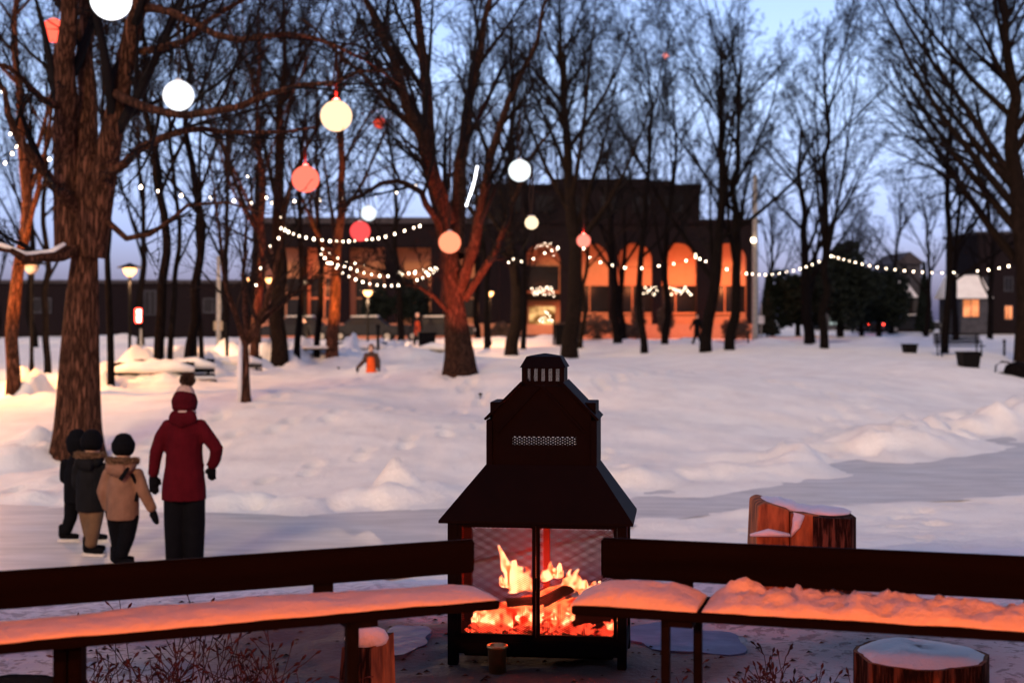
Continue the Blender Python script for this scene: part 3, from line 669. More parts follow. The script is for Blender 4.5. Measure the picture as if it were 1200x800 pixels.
for k, x_ in enumerate((-2.3, 2.3)):  # unseen lamps added for the orange light on the bench snow
    t = thing('added_pendant_lamp', ('left' if k == 0 else 'right')+' warm pendant lamp added to light the front benches orange, out of view', 'lamp', (x_, -.4, 3.1), 0, 'pendant lamps added under the shading roof')
    MB().tube([(0, 0, .1), (0, 0, .46)], .012, 6).build('cord', M['iron'], t); MB().lathe([(.16, 0), (.15, .02), (.05, .12), (.03, .14)], n=16).build('shade', M['iron'], t, True)
    MB().lathe([(.01, -.06), (.05, -.03), (.05, .02), (.02, .05)], n=12).build('bulb', M['bulb'], t, True)
    light('POINT', (0, 0, -.12), 470, (1, .17, .045), t, .08)
house('small_house', 'small house with snowy sloping roof and glowing porch window right of the thin tree', hx(1126), hx(1158), Dh, hzt(348), 6, M['siding'], M['snow_clean'], 1.9, wins=[(-.3, hzt(361), 1.3, 1.4, True)], lit=M['warm_win'])
house('tall_dark_house', 'tall dark brick house with white sash windows near the right edge', hx(1160), hx(1216), Dh+3, hzt(272), 9, M['brick_dark'], M['roof'], 0, wins=[(-1.3, hzt(332), .55, 1.1, False), (-1.3, hzt(366), .55, 1.1, False), (.6, hzt(332), .6, 1.1, False), (.6, hzt(366), .6, 1.1, True)], lit=M['warm_win'])
house('narrow_grey_house', 'narrow grey sided house left of the bench tree, partly hidden', hx(1082), hx(1112), Dh+8, hzt(304), 8, M['siding'], M['roof'], 1.0, axis='y', wins=[(-.3, hzt(330), .8, 1, False), (-.3, hzt(358), .8, 1, False)])
house('low_snowy_house', 'low dark house with bluish snowy roof behind the parked dark car', hx(1040), hx(1086), Dh+4, hzt(346), 7, M['brick_dark'], M['snow_clean'], 1.4, wins=[(0, hzt(356), 1, .8, False)])
house('snowy_roof_house', 'house with bluish snowy roof just right of the arched building', hx(884), hx(918), Dh+14, hzt(338), 9, M['brick_dark'], M['snow_clean'], 2.0, wins=[(0, hzt(356), 1, .8, False)])
house('pale_shop_building', 'distant low pale lit building behind the pair of trees', hx(968, 150), hx(1045, 150), 150, EYE-(352-HZ)/F*150, 8, M['siding'], M['roof'], 0, wins=[(-2.3, 1.9, 1.6, 1.2, True), (0, 1.9, 1.6, 1.2, True), (2.3, 1.9, 1.6, 1.2, True)], lit=M['cool_win'])
house('long_dark_building', 'long low dark building far behind the trees on the left', hx(-60, 100), hx(292, 100), 100, EYE-(332-HZ)/F*100, 12, M['brick_dark'], M['roof'], 0,
      wins=[(-9, 3.0, 1.2, .9, False), (-4, 3.0, 1.2, .9, False), (3.6, 3.2, .7, 1.6, False), (8, 3.0, 1.2, .9, False)], lit=M['cool_win'])
leafy('evergreen_tree', 'wide black evergreen behind the right tree of the light string pair', 'tree', hx(985, 98), 98, 5.2, 6.2, .8, 9000, leaf=.16)
leafy('evergreen_tree', 'black evergreen on the right of the wide one, above the red tail lamps', 'tree', hx(1030, 104), 104, 4.6, 5.0, .8, 7000, leaf=.16)
leafy('evergreen_tree', 'black evergreen left of the pair of trees under the light string', 'tree', hx(935, 102), 102, 4.4, 4.8, .5, 7000, leaf=.16)
leafy('cypress_tree', 'slim pointed dark evergreen beside the narrow grey house', 'tree', hx(1083, 108), 108, 1.7, 5.4, .3, 3000, 'cone', leaf=.14)
leafy('cypress_tree', 'dark pointed evergreen right of the pale utility pole', 'tree', hx(899, 100), 100, 1.9, 4.3, .2, 3000, 'cone', leaf=.14)
leafy('small_round_tree', 'small round black tree behind the second lit street lamp', 'tree', hx(443, 88), 88, 2.2, 3.4, 1.0, 2500, leaf=.1)
leafy('small_round_tree', 'small round black tree between the second street lamp and the red trunk tree', 'tree', hx(484, 88), 88, 2.6, 3.6, 1.0, 3000, leaf=.1)
SH = [(700, 92, 3.4, 1.5, 'dark shrub against the low wall right of the entrance'), (735, 91, 2.4, 1.2, 'dark shrub right of the first low wall shrub'), (779, 91, 1.1, 2.4, 'tall narrow shrub beside the fourth arch'), (748, 92, .9, 2.2, 'tall narrow shrub in front of the middle arch'), (862, 92, 2.0, 1.3, 'round dark shrub beneath the last arch'), (668, 91, 2.2, 1.4, 'dark shrub right beside the entrance steps'), (590, 91, 2.0, 1.2, 'dark shrub left of the entrance steps')]
for a, D_, w_, h_, lab in SH: leafy('shrub', lab, 'shrub', hx(a, D_), D_, w_, h_, .05, 1600, leaf=.09, group='shrubs along the building', m='hedge')

# ------------------------------------------------------------------ cars
def car(label, x, y, rot, m, group='cars parked by the street'):
    z = max(gz(x, y), .8); t = thing('parked_car', label, 'car', (x, y, z), rot, group)
    prof = [(-2.2, .35), (-2.2, .8), (-2.0, .92), (-1.2, .98), (-.7, 1.42), (.7, 1.46), (1.4, .98), (2.1, .9), (2.2, .75), (2.2, .35)]
    MB().prism(prof, -.85, .85).build('body', m, t, bevel=.06)
    for s in (-1, 1):
        MB().prism([(-1.0, 1.0), (-.62, 1.36), (.62, 1.39), (1.15, 1.0)], s*.855-.01, s*.855+.01).build('side_window', M['glass'], t)
    for sx in (-1.35, 1.35):
        for s in (-.8, .8):
            wv = MB().lathe([(.32, -.1), (.34, 0), (.32, .1)], n=16)
            wv.V = [(a+sx, c_+s, b_+.33) for a, b_, c_ in wv.V]; wh = wv.build('wheel', M['rubber'], t)
            r = MB().lathe([(.17, -.11), (.17, .11)], n=12); r.V = [(a+sx, c_+s, b_+.33) for a, b_, c_ in r.V]; r.build('rim', M['steel'], wh)
    for s in (-.65, .65):
        MB().box((-2.23, s-.16, .68), (-2.19, s+.16, .82)).build('tail_lamp', M['tail'], t)
        MB().box((2.19, s-.16, .62), (2.23, s+.16, .76)).build('head_lamp', M['white'], t)
    sn = MB().prism([(-.8, 1.45), (-.7, 1.5), (.7, 1.53), (.8, 1.45)], -.7, .7).build('roof_snow', M['snow_clean'], t)
    return t
car('dark car parked in front of the low snowy house on the right', hx(1066, 112), 112, 0, M['carpaint'])
car('dark car with both red tail lamps showing, beyond the pair of trees', hx(1016, 116), 116, PI/2+.05, M['carpaint'])
car('dark car parked below the orange wall, left of the bright orange tree', hx(352, 83), 83, 0, M['carpaint'])
car('dark car parked right behind the second lit street lamp', hx(428, 83), 83, 0, M['carpaint'])
car('dark car half hidden behind the red trunk tree', hx(512, 83), 83, 0, M['carpaint'])

# ------------------------------------------------------------------ poles, lamps, signs, bins, park benches
def street_lamp(label, px, pyb, pyt, D, energy, lit=True, double=False, x=None, col=(1, .42, .14), top=None, em=26, pc=None):
    X = (px-600)/F*D if x is None else x
    z = gz(X, D); zt = (EYE-(pyt-HZ)/F*D) if top is None else top
    t = thing('street_lamp', label, 'street lamp', (X, D, z), 0, 'street lamps in the park'); h = zt-z
    MB().lathe([(.11, -.2), (.11, .15), (.07, .3), (.05, .6), (.04, h-.25), (.04, h-.1)], n=12).build('post', M['iron'], t, True)
    g_ = emit('lamp_lens_glow', col, em, False) if lit else M['white']
    for s in ((-.42, .42) if double else (0,)):
        if double: MB().tube([(0, 0, h-.15), (s*.6, 0, h-.02), (s, 0, h)], .025, 6).build('arm', M['iron'], t)
        MB().lathe([(.36, .10), (.34, .13), (.12, .20), (.03, .24)], (s, 0, h-.05), 18).build('cap', M['iron'], t)
        MB().lathe([(.06, -.14), (.16, -.04), (.19, .07), (.13, .095)], (s, 0, h-.05), 18).build('lens', g_, t, True)
        if lit and energy: light('POINT', (s, 0, h-.28), energy, pc or col, t, .12)
    return t
street_lamp('lit street lamp with glowing orange head just right of the biggest tree', 152, 443, 316, 40, 900, em=3.2, pc=(1, .55, .28))
street_lamp('lit street lamp on dark post between two small round trees', 431, 408, 342, 60, 2600, em=5, pc=(1, .62, .36))
street_lamp('lit street lamp right of the red trunk tree, in front of the doorway', 574, 405, 343, 74, 900, em=5, pc=(1, .45, .2))
street_lamp('tall black post beside the orange lit tree at the left edge', 37, 465, 312, 34.5, 0, lit=False)
street_lamp('black unlit lamp post between the stout tree and the slim dark figure', 357, 402, 330, 62, 0, lit=False)
street_lamp('black unlit lamp post against the right side of the bright orange tree', 394, 412, 325, 64, 0, lit=False)
street_lamp('double headed lit lamp behind the small snow sided tree', 305, 410, 327, 66, 300, double=True, em=4)
# street lamps added out of view at left; one lights the edge tree
street_lamp('warm street lamp added to light the left edge tree, out of view', 0, 0, 0, 30.0, 3200, x=-13.2, top=4.3, col=(1, .40, .12))
street_lamp('unlit street lamp beyond the left edge, out of view', 0, 0, 0, 53.0, 0, x=-24, top=4.0, lit=False)
def uplight(label, x, y, energy, col, dy=-2.4, dx=.5):  # spotlights added to tint trunks red and orange
    z = gz(x+dx, y+dy); t = thing('added_spotlight', label, 'spotlight', (x+dx, y+dy, z-.03), 0, 'spotlights added at the tree feet', .5)
    MB().tube([(0, 0, -.1), (0, 0, .12)], .02, 6).build('stake', M['iron'], t); MB().lathe([(.03, .1), (.07, .13), (.08, .22)], n=12).build('housing', M['iron'], t)
    l = light('SPOT', (0, 0, .52), energy, col, t, .06, 'spot_glow'); l.data.spot_size = math.radians(55); l.data.spot_blend = .9
    v = Vector((-dx, -dy, 3.2)); l.rotation_euler = (-v).to_track_quat('Z', 'Y').to_euler(); return t
uplight('spotlight added to redden the trunk left of the fireplace chimney', B2[0], B2[1], 2400, (1, .16, .08))
x_, y_, z_ = solve(389, 416); uplight('spotlight added to tint the bright orange tree', x_, y_, 3200, (1, .30, .05))
x_, y_, z_ = solve(298, 422); uplight('spotlight added to redden the tree behind the small one', x_, y_, 1000, (1, .16, .05))
x_, y_, z_ = solve(16, 463); uplight('spotlight added to tint the tree at the left edge orange', x_, y_, 2400, (1, .30, .04))
def pole(name, label, cat, px, pyb, pyt, D, r, m, sign=None):
    X = (px-600)/F*D; z = gz(X, D); h = EYE-(pyt-HZ)/F*D-z; t = thing(name, label, cat, (X, D, z))
    MB().tube([(0, 0, -.2), (0, 0, h*.5), (0, 0, h)], [r, r*.9, r*.7], 10).build('post', m, t)
    if sign: MB().box((-sign[1]/2, -.06, sign[0]-z), (sign[1]/2, -.03, sign[0]-z+sign[2]), .008).build('sign_panel', sign[3], t)
    return t
M['sign'] = mat('worn_yellow_sign', (.35, .28, .18), .6, scale=3)
pole('sign_pole', 'pale metal pole with small square sign left of the small snow sided tree', 'sign', 256, 425, 300, 52, .09, M['steel'], (EYE-(387-HZ)/F*52, .34, .34, M['sign']))
pole('metal_post', 'short pale metal post under the red glowing sign on the left', 'post', 165, 420, 385, 60, .06, M['steel'])
up = pole('utility_pole', 'tall pale utility pole at the right corner of the arched building', 'utility pole', 885, 396, 205, 86, .2, M['steel'])
MB().box((-.25, -.35, 6.0), (-.05, -.15, 6.2)).build('lamp', M['bulb'], up)
up2 = pole('sign_post', 'thin post with pale plate right of the utility pole', 'sign', 892, 398, 355, 84, .04, M['steel'], (EYE-(379-HZ)/F*84, .35, .45, M['white']))
tl = pole('traffic_light', 'distant traffic light glowing red behind the pair of trees', 'traffic light', 981, 385, 345, 108, .06, M['iron'])
MB().box((-.2, -.25, 2.9), (.2, -.02, 3.8), .02).build('housing', M['black_steel'], tl); MB().lathe([(.11, -.02), (.11, .02)], n=14)
mbq = MB().lathe([(.01, -.03), (.12, -.02), (.12, .02)], n=14); mbq.V = [(a, -.27+c_, b_+3.4) for a, b_, c_ in mbq.V]; mbq.build('red_lens', M['tail'], tl)
rs = thing('lit_sign', 'small red and white glowing sign box behind the lamp left of centre trees', 'sign', tuple(P(162, 378, 62)))
MB().box((-.14, -.05, 0), (.14, .05, .62), .02).build('housing', M['tail'], rs); MB().box((-.02, -.08, .05), (.11, -.05, .55)).build('panel', M['head_l'], rs)
MB().tube([(0, 0, -1.9), (0, 0, 0)], .04, 6).build('post', M['iron'], rs)
mast = thing('radio_mast', 'thin far mast with tiny red lamp seen through the branches', 'mast', ((780-600)/F*320, 320, gz(34, 320)))
hm = 2.4+300/F*320-.7
mm_ = MB()
for s in ((-1, -1), (1, -1), (0, 1)): mm_.tube([(s[0]*.5, s[1]*.5, 0), (s[0]*.25, s[1]*.25, hm)], .07, 5)
for k in range(40): mm_.tube([(-.5+.25*k/40, -.5, hm*k/40), (.5-.25*k/40, -.5, hm*(k+1)/40)], .04, 4)
mm_.build('lattice', M['iron'], mast); MB().lathe([(.2, 0), (.45, .3), (.45, .8), (.2, 1.1)], (0, 0, hm), 10).build('warning_lamp', emit('warning_lamp_glow', (1, .25, .2), 8, False), mast)

def park_bench(label, x, y, rot, snow=True, m='black_wood', L=1.8):
    t = thing('park_bench', label, 'bench', (x, y, gz(x, y)-(.66 if snow else .08)), rot, 'benches across the park')
    s = MB()
    for k in range(4): s.box((-L/2, -.25+k*.13, .43), (L/2, -.15+k*.13, .47))
    s.build('seat', M[m], t)
    b = MB()
    for k in range(4): b.box((-L/2, .27+k*.02, .52+k*.11), (L/2, .30+k*.02, .61+k*.11))
    bk = b.build('backrest', M[m], t)
    for sx in (-L/2+.15, L/2-.15):
        lg_ = MB().tube([(sx, -.22, -.1), (sx, -.2, .43)], .03, 6).tube([(sx, .22, -.1), (sx, .28, .5), (sx, .36, .95)], .03, 6)
        if not snow: lg_.tube([(sx, -.2, .43), (sx, -.25, .62), (sx, .0, .66), (sx, .28, .62)], .022, 6)
        lg_.build('leg', M['iron'], t)
    if snow: MB().tube([(-L/2, .2, .78), (-L/4, .22, .85), (0, .2, .82), (L/4, .22, .86), (L/2, .2, .78)], [(.06, .10), (.14, .16), (.13, .16), (.14, .16), (.06, .1)], 10).build('back_snow', M['snow_clean'], t, True)
    if snow: MB().box((-L/2+.02, -.24, .475), (L/2-.02, .24, .56), .03).build('seat_snow', M['snow_clean'], t, True)
    return t
x, y, z = solve(1121, 415); park_bench('dark slatted bench without snow on the right, before the tree trunk', x, y-.4, .08, False, L=1.9)
x, y, z = solve(1178, 438); 
hb = thing('hoop_rack', 'low dark metal hoop with snowy lump near the right edge', 'rack', (x, y, z-.05))
MB().tube([(-.28, 0, .0), (-.25, 0, .28), (-.1, 0, .38), (.1, 0, .36), (.22, 0, .22), (.26, 0, 0)], .025, 8).build('hoop', M['iron'], hb)
MB().box((-.35, -.1, 0), (.35, .25, .08), .02).build('base', M['iron'], hb)
x, y, z = solve(1194, 440); 
lp = MB().lathe([(.36, -.1), (.40, .12), (.34, .28), (.18, .36), (.02, .38)], (0, 0, 0), 14).build('log_seat', M['bark_dark'], None, True); lp.location = (x, y, z); tag(lp, 'dark lumpy log seat cut by the right edge beside the hoop', 'stump')
def bin_(label, px, py, w, h):
    x, y, z = solve(px, py); t = thing('litter_bin', label, 'bin', (x, y, z-.03), .1, 'litter bins')
    MB().frustum((-w*.42, w*.42, -w*.4, w*.4), (-w/2, w/2, -w/2, w/2), 0, h*.82).build('body', M['black_steel'], t, bevel=.01)
    MB().box((-w*.55, -w*.53, h*.82), (w*.55, w*.53, h*.92), .01).build('lid', M['black_steel'], t)
    return t
bin_('small black bin left of the dark slatted bench', 1066, 413, .52, .42); bin_('black bin just in front of the dark slatted bench', 1135, 430, .52, .5)
bin_('tall black bin beside the entrance steps, left of the tall thick tree', 657, 404, .6, 1.2); bin_('black bin behind the figure in the orange and dark suit', 500, 408, .7, .7)
park_bench('snow topped bench behind the pompom hat, left of the pair', *solve(180, 440)[:2], .25); park_bench('snow topped bench behind the pompom hat, right of the pair', *solve(206, 438)[:2], .3)
park_bench('snow topped bench beneath the pale sign pole', *solve(268, 430)[:2], .2); park_bench('half buried snow topped bench under the second lit street lamp', *solve(425, 411)[:2], .2)
park_bench('half buried bench right behind the red trunk tree', *solve(520, 412)[:2], 0)
x, y, z = solve(373, 419)
tb = thing('picnic_table', 'low dark table capped with snow left of the bright orange tree', 'table', (x, y, z-.15), 0, None, .75)
MB().box((-.7, -.4, .5), (.7, .4, .56)).build('table_top', M['black_wood'], tb)
for sx in (-.6, .6): MB().box((sx-.05, -.35, 0), (sx+.05, .35, .5)).build('leg', M['black_wood'], tb)
MB().box((-.68, -.38, .56), (.68, .38, .68), .04).build('top_snow', M['snow_clean'], tb, True)
for px_, py_, lab in [(494, 402, 'low black bollard left of the figure in orange and dark'), (885, 402, 'x')][:1]:
    x, y, z = solve(443, 408)
for px_, py_, h_, lab in [(443, 409, .8, 'thin dark post right of the second lit street lamp'), (877, 402, .55, 'short dark post left of the utility pole foot'), (1177, 416, .6, 'short dark post left of the thick trunk at the right edge'), (649, 404, 1.6, 'thin dark post in front of the entrance steps'), (229, 424, 1.0, 'thin dark post between trees left of the sign pole'), (266, 424, 1.0, 'thin dark post just right of the sign pole')]:
    x, y, z = solve(px_, py_); o = MB().lathe([(.05, -.1), (.05, h_-.1), (.07, h_-.08), (.07, h_), (.02, h_+.04)], n=8).build('bollard', M['iron']); o.location = (x, y, z); tag(o, lab, 'post', 'short posts in the snow')

# ------------------------------------------------------------------ lanterns
def lantern(label, px, py, r, col, st, cord=.9, D=None):
    D = D or 333.0/r; p = P(px, py, D); R = .2 if not D else r*D/F
    t = thing('ball_lantern', label, 'lantern', tuple(p), 0, 'glowing ball lanterns in the trees')
    m = emit('lantern_glow', col, st*.55, True)
    mb = MB(); n = 16
    mb.lathe([(R*math.sin(PI*k/n)+1e-4, R*math.cos(PI*k/n)*.98) for k in range(n, -1, -1)], n=28); mb.build('lamp_shade', m, t, True)
    MB().lathe([(.045, R*.93), (.05, R*1.02), (.02, R*1.12)], n=10).build('cap', M['white'], t)
    MB().tube([(0, 0, R*1.05), (.02, 0, R+cord*.5), (0, 0, R+cord)], .012, 5).tube([(0, 0, R*1.05), (-.03, 0, R+cord*.4), (0, 0, R+cord)], .01, 5).build('cord', M['twig_red'], t)
    if px in (394, 358, 444, 684): light('POINT', (0, -.05, R*1.25), 9 if px == 358 else 22, (1, .04, .03), t, .05, 'added_red_glow')  # red light added above the shade to redden nearby branches
    return t
W_ = (.96, .96, 1.0); CR = (1, .50, .30); RD = (1, .085, .05); PE = (1, .30, .14)
lantern('large white ball lantern cut by the top edge, in front of the biggest tree fork', 130, 0, 24, W_, 2.2, 1.4)
lantern('white ball lantern right of the biggest tree, crossed by a thin branch', 209, 112, 18, W_, 1.9, .8)
lantern('cream ball lantern with red rim hanging under the red lit branch', 394, 136, 18.5, (1, .60, .34), 2.0, .7)
lantern('red orange ball lantern left of centre, lowest of the large ones', 358, 210, 16, (1, .15, .10), 1.95, .75)
lantern('small red ball lantern peeking between twigs right of the cream one', 444, 144, 7, RD, 1.2, .7)
lantern('red ball lantern half hidden behind the top of the biggest tree trunk', 63, 36, 14, RD, 3, .7, D=25)
lantern('small white ball lantern just above the dark red one', 432, 250, 9, (.85, .93, 1), 1.4, .8)
lantern('dark red speckled ball lantern on the shallow light string', 422, 271, 12, (1, .08, .08), 1.4, .7)
lantern('peach ball lantern in front of the red trunk tree', 527, 284, 13, (1, .25, .13), 2.0, 1.0)
lantern('white ball lantern above the arched building, right of the rope light', 609, 200, 13, (.88, .95, 1), 1.8, .8)
lantern('small cream ball lantern below the white one, right of centre', 623, 261, 8, (1, .74, .46), 1.7, .6, 17)
lantern('small pink ball lantern beside the tall thick tree', 684, 282, 8, (1, .22, .16), 2.0, 1.4)

# ------------------------------------------------------------------ string lights
def catmull(pts, n):
    pts = np.array(pts, float); k = len(pts); u = np.linspace(0, k-1, n); out = []
    for t in u:
        i = min(int(t), k-2); f = t-i; p0 = pts[max(i-1, 0)]; p1 = pts[i]; p2 = pts[i+1]; p3 = pts[min(i+2, k-1)]
        out.append(.5*((2*p1)+(-p0+p2)*f+(2*p0-5*p1+4*p2-p3)*f*f+(-p0+3*p1-3*p2+p3)*f**3))
    return np.array(out)
bulb_mesh = MB().lathe([(.006, .05), (.014, .045), (.016, .02), (.038, .0), (.045, -.03), (.03, -.065), (.004, -.078)], n=10)
_bm = bpy.data.meshes.new('bulb'); _bm.from_pydata(bulb_mesh.V, [], bulb_mesh.F); _bm.materials.append(M['bulb'])
def string(label, pts, n, scale=1.0, name='string_lights'):
    w = catmull([P(*p) for p in pts], max(n*2, 20)); c0 = w[0]
    t = thing(name, label, 'string lights', tuple(c0), 0, 'strings of bulbs between the trees')
    MB().tube(w-c0, .012, 5).build('cable', M['iron'], t)
    b = catmull([P(*p) for p in pts], n)
    rr = random.Random(n)
    for p in b:
        o = bpy.data.objects.new('bulb', _bm); q_ = p-c0; o.location = (q_[0], q_[1], q_[2]-.03); o.scale = (.44*scale*rr.uniform(.65, 1.2),)*3
        o.rotation_euler = (rr.uniform(-.2, .2), rr.uniform(-.2, .2), 0); link(o, t)
    return t
string('shallow string of bulbs passing behind the dark red lantern', [(330, 266, 34), (352, 275, 35), (390, 281, 36), (420, 280, 36.5), (450, 276, 37), (492, 263, 38)], 22)
string('lowest sagging string of bulbs above the bright orange tree', [(376, 296, 36), (400, 317, 37), (430, 330, 37), (462, 333, 38), (490, 326, 38), (512, 315, 39)], 20)
string('middle sagging string of bulbs above the bright orange tree', [(384, 306, 34), (405, 311, 35), (430, 319, 36), (460, 322, 37), (485, 317, 38), (510, 312, 39)], 17)
string('uppermost sagging string of bulbs above the bright orange tree', [(378, 290, 40), (400, 303, 42), (425, 309, 43), (455, 317, 43), (495, 318, 41), (512, 313, 39.5)], 13)
string('dim sparse string of bulbs high across the left of the middle', [(165, 217, 30), (205, 226, 32), (262, 232, 33), (300, 236, 35), (345, 234, 37), (395, 232, 38), (430, 227, 38), (470, 223, 39), (505, 208, 39)], 15, 1.15)
string('sparse string of bulbs crossing the arched building from the tall thick tree', [(684, 290, 57), (694, 303, 58), (712, 308, 59), (730, 312, 60), (755, 313, 60), (780, 309, 61), (800, 306, 62), (815, 297, 63)], 10, 1.35)
string('string of bulbs from the forked dark tree to the pair of trees', [(815, 300, 63), (835, 308, 64), (860, 317, 65), (882, 320, 67), (905, 320.5, 68), (930, 316, 70), (952, 309, 71), (974, 299, 71)], 22, 1.35)
string('string of bulbs from the pair of trees to the thick trunk at the right edge', [(974, 299, 70.5), (993, 304, 68), (1022, 311, 66), (1060, 316, 63), (1100, 318.5, 60), (1150, 316, 57), (1190, 309, 54.5)], 23, 1.3)
string('short string of bulbs rising left of the tall thick tree', [(596, 306, 57), (603, 302, 57), (616, 306, 57), (634, 297, 57), (645, 293, 57), (654, 289, 57)], 7, 1.35)
string('loose bulbs wound up the small slanting tree crown', [(300, 332, 29), (309, 300, 28.8), (318, 285, 28.7), (333, 268, 28.7), (325, 245, 28.6), (290, 205, 28.6)], 9, .8)
string('bulbs draped over the dark branches at the left edge', [(2, 104, 24), (8, 128, 24), (14, 165, 24.5), (22, 172, 24.5), (0, 188, 24), (58, 184, 25)], 7, 1.2)
rope = catmull([P(*p) for p in [(533, 264, 38.2), (543, 248, 38), (551, 228, 38), (556, 212, 38), (559, 196, 38)]], 21)
t = thing('rope_light', 'dense curved rope of white light beside the red trunk tree', 'string lights', tuple(rope[0]))
mb = MB()
rr = random.Random(3)
for k, p in enumerate(rope):
    q_ = p-rope[0]; mb.lathe([(.01, -.045), (.026*rr.uniform(.6, 1.5), 0), (.01, .045)], tuple(q_), 8)
o = mb.build('bulbs', M['bulb_cold'], t, True); o['kind'] = 'stuff'
MB().tube([p-rope[0]+np.array([.03, .03, 0]) for p in rope[::2]], .02, 5).build('cable', M['iron'], t)

# ------------------------------------------------------------------ fireplace (X right, Y back, Z up; origin at its foot)
FD = 6.12
FPX = 628.5
fx = (FPX-600)/F*FD; fz = EYE-(770-HZ)/F*FD
fp = thing('outdoor_fireplace', 'black steel house shaped fireplace with mesh doors and burning logs inside', 'fireplace', (fx, FD, fz), -.12)
k_ = FD/F
def U(px): return (px-FPX)*k_
def Z(py): return (770-py)*k_
fw0, fw1 = U(523), U(734); Dp = .44
mb = MB()
for x0, x1 in ((fw0, fw0+.045), (fw1-.04, fw1)):
    for y0_ in (0, Dp-.045): MB().box((x0, y0_, Z(782)), (x1, y0_+.045, Z(604)), .003).build('corner_post', M['black_steel'], fp)
mb = MB().box((fw0+.001, .002, Z(768)), (fw1-.001, Dp-.002, Z(752)), .003)
mb.build('fire_box_floor', M['black_steel'], fp)
mb = MB().box((fw0+.045, .003, Z(752)), (fw1-.04, .03, Z(747))).box((fw0+.045, .003, Z(616)), (fw1-.04, .03, Z(606)))
mb.box((fw0+.045, Dp-.03, Z(752)), (fw1-.04, Dp-.003, Z(744))).box((fw0+.045, Dp-.03, Z(619)), (fw1-.04, Dp-.003, Z(606)))
mb.build('rail', M['black_steel'], fp)
def panel(name, x0, x1, z0, z1, y, cell, th, parent, fr=.008, m='black_steel', side=None):
    """expanded metal: crossing slanted strips inside a frame"""
    mb = MB(); w = x1-x0; h = z1-z0; ar = .55
    V = []; Fa = []
    def strip(a, b):
        d = np.array([b[0]-a[0], b[1]-a[1]]); L = np.hypot(*d)
        if L < 1e-4: return
        n_ = np.array([-d[1], d[0]])/L*th/2
        c = [(a[0]+n_[0], a[1]+n_[1]), (b[0]+n_[0], b[1]+n_[1]), (b[0]-n_[0], b[1]-n_[1]), (a[0]-n_[0], a[1]-n_[1])]
        f = [(p[0], y, p[1]) for p in c]+[(p[0], y+.0016, p[1]) for p in c]
        if side is not None: f = [(side+(q[1]-y), q[0], q[2]) for q in f]
        mb.add(f, [(0, 1, 2, 3), (7, 6, 5, 4), (0, 4, 5, 1), (2, 6, 7, 3)])
    for sgn in (1, -1):
        k = -int(h/ar/cell)-2
        while k*cell < w+h/ar+cell:
            s = k*cell
            xa, za = (x0+s, z0) ; xb, zb = (x0+s+sgn*h/ar, z1)
            # clip to x0..x1
            pts = []
            dx = xb-xa; t0, t1 = 0.0, 1.0
            if dx > 0: t0 = max(t0, (x0-xa)/dx); t1 = min(t1, (x1-xa)/dx)
            else: t0 = max(t0, (x1-xa)/dx); t1 = min(t1, (x0-xa)/dx)
            if t1 > t0: strip((xa+dx*t0, za+(zb-za)*t0), (xa+dx*t1, za+(zb-za)*t1))
            k += 1
    return mb.build(name, M[m], parent)
M['mesh_red'] = mat('firelit_mesh', (.05, .012, .008), .6, scale=10, bump=0)  # red of the firelight put into the mesh colour
for x0, x1, nm in ((fw0+.046, U(628)-.001, 'door'), (U(628)+.001, fw1-.041, 'door')):
    d = MB().box((x0, .0, Z(747)), (x0+.015, .02, Z(616))).box((x1-.015, .0, Z(747)), (x1, .02, Z(616))).box((x0+.015, .001, Z(619)), (x1-.015, .019, Z(616))).box((x0+.015, .001, Z(747)), (x1-.015, .019, Z(744))).build('door', M['black_steel'], fp)
    panel('mesh_panel', x0+.012, x1-.012, Z(744), Z(620), .012, .016, .0034, d, m='mesh_red')
hd = MB().box((U(628)-.006, -.03, Z(690)), (U(628)+.006, -.002, Z(676)), .002).build('door_latch', M['black_steel'], fp)
panel('back_mesh', fw0+.045, fw1-.04, Z(744), Z(619), Dp-.02, .022, .0026, fp, m='mesh_red')
MB().box((U(630)-.016, Dp-.036, Z(744)), (U(630)+.016, Dp-.022, Z(619))).build('rear_bar', M['mesh_red'], fp)
panel('side_mesh', .045, Dp-.045, Z(752), Z(606), 0, .0125, .0022, fp, m='mesh_red', side=fw0+.01)
panel('side_mesh', .045, Dp-.045, Z(752), Z(606), 0, .0125, .0022, fp, m='mesh_red', side=fw1-.012)
# big hipped hood
ev = (U(514), U(742), -.04, Dp+.0); tp_ = (U(566), U(697), .08, Dp-.06)
def shell(a, b, z0, z1, th=.006, top_lip=0):
    mb = MB(); mb.frustum(a, b, z0, z1); return mb
hood = MB()
A = [(ev[0], ev[2], Z(610)), (ev[1], ev[2], Z(610)), (ev[1], ev[3], Z(610)), (ev[0], ev[3], Z(610))]
B_ = [(tp_[0], tp_[2], Z(547)), (tp_[1], tp_[2], Z(547)), (tp_[1], tp_[3], Z(547)), (tp_[0], tp_[3], Z(547))]
hood.add(A+B_+[(a, b, c-.012) for a, b, c in A]+[(a*.97, .2+(b-.2)*.97, c-.014) for a, b, c in B_], [(0, 1, 5, 4), (1, 2, 6, 5), (2, 3, 7, 6), (3, 0, 4, 7), (1, 0, 8, 9), (2, 1, 9, 10), (3, 2, 10, 11), (0, 3, 11, 8), (9, 8, 12, 13), (10, 9, 13, 14), (11, 10, 14, 15), (8, 11, 15, 12)])
hood.build('hood', M['black_steel'], fp)
MB().box((fw0+.002, .001, Z(606)+.001), (fw1-.002, .018, Z(600))).box((fw0+.002, Dp-.018, Z(606)+.001), (fw1-.002, Dp-.001, Z(600))).build('lintel', M['black_steel'], fp)
MB().box((U(612), -.004, Z(578)), (U(640), .0, Z(575))).build('maker_plate', M['iron'], fp).location = (0, .035, 0)
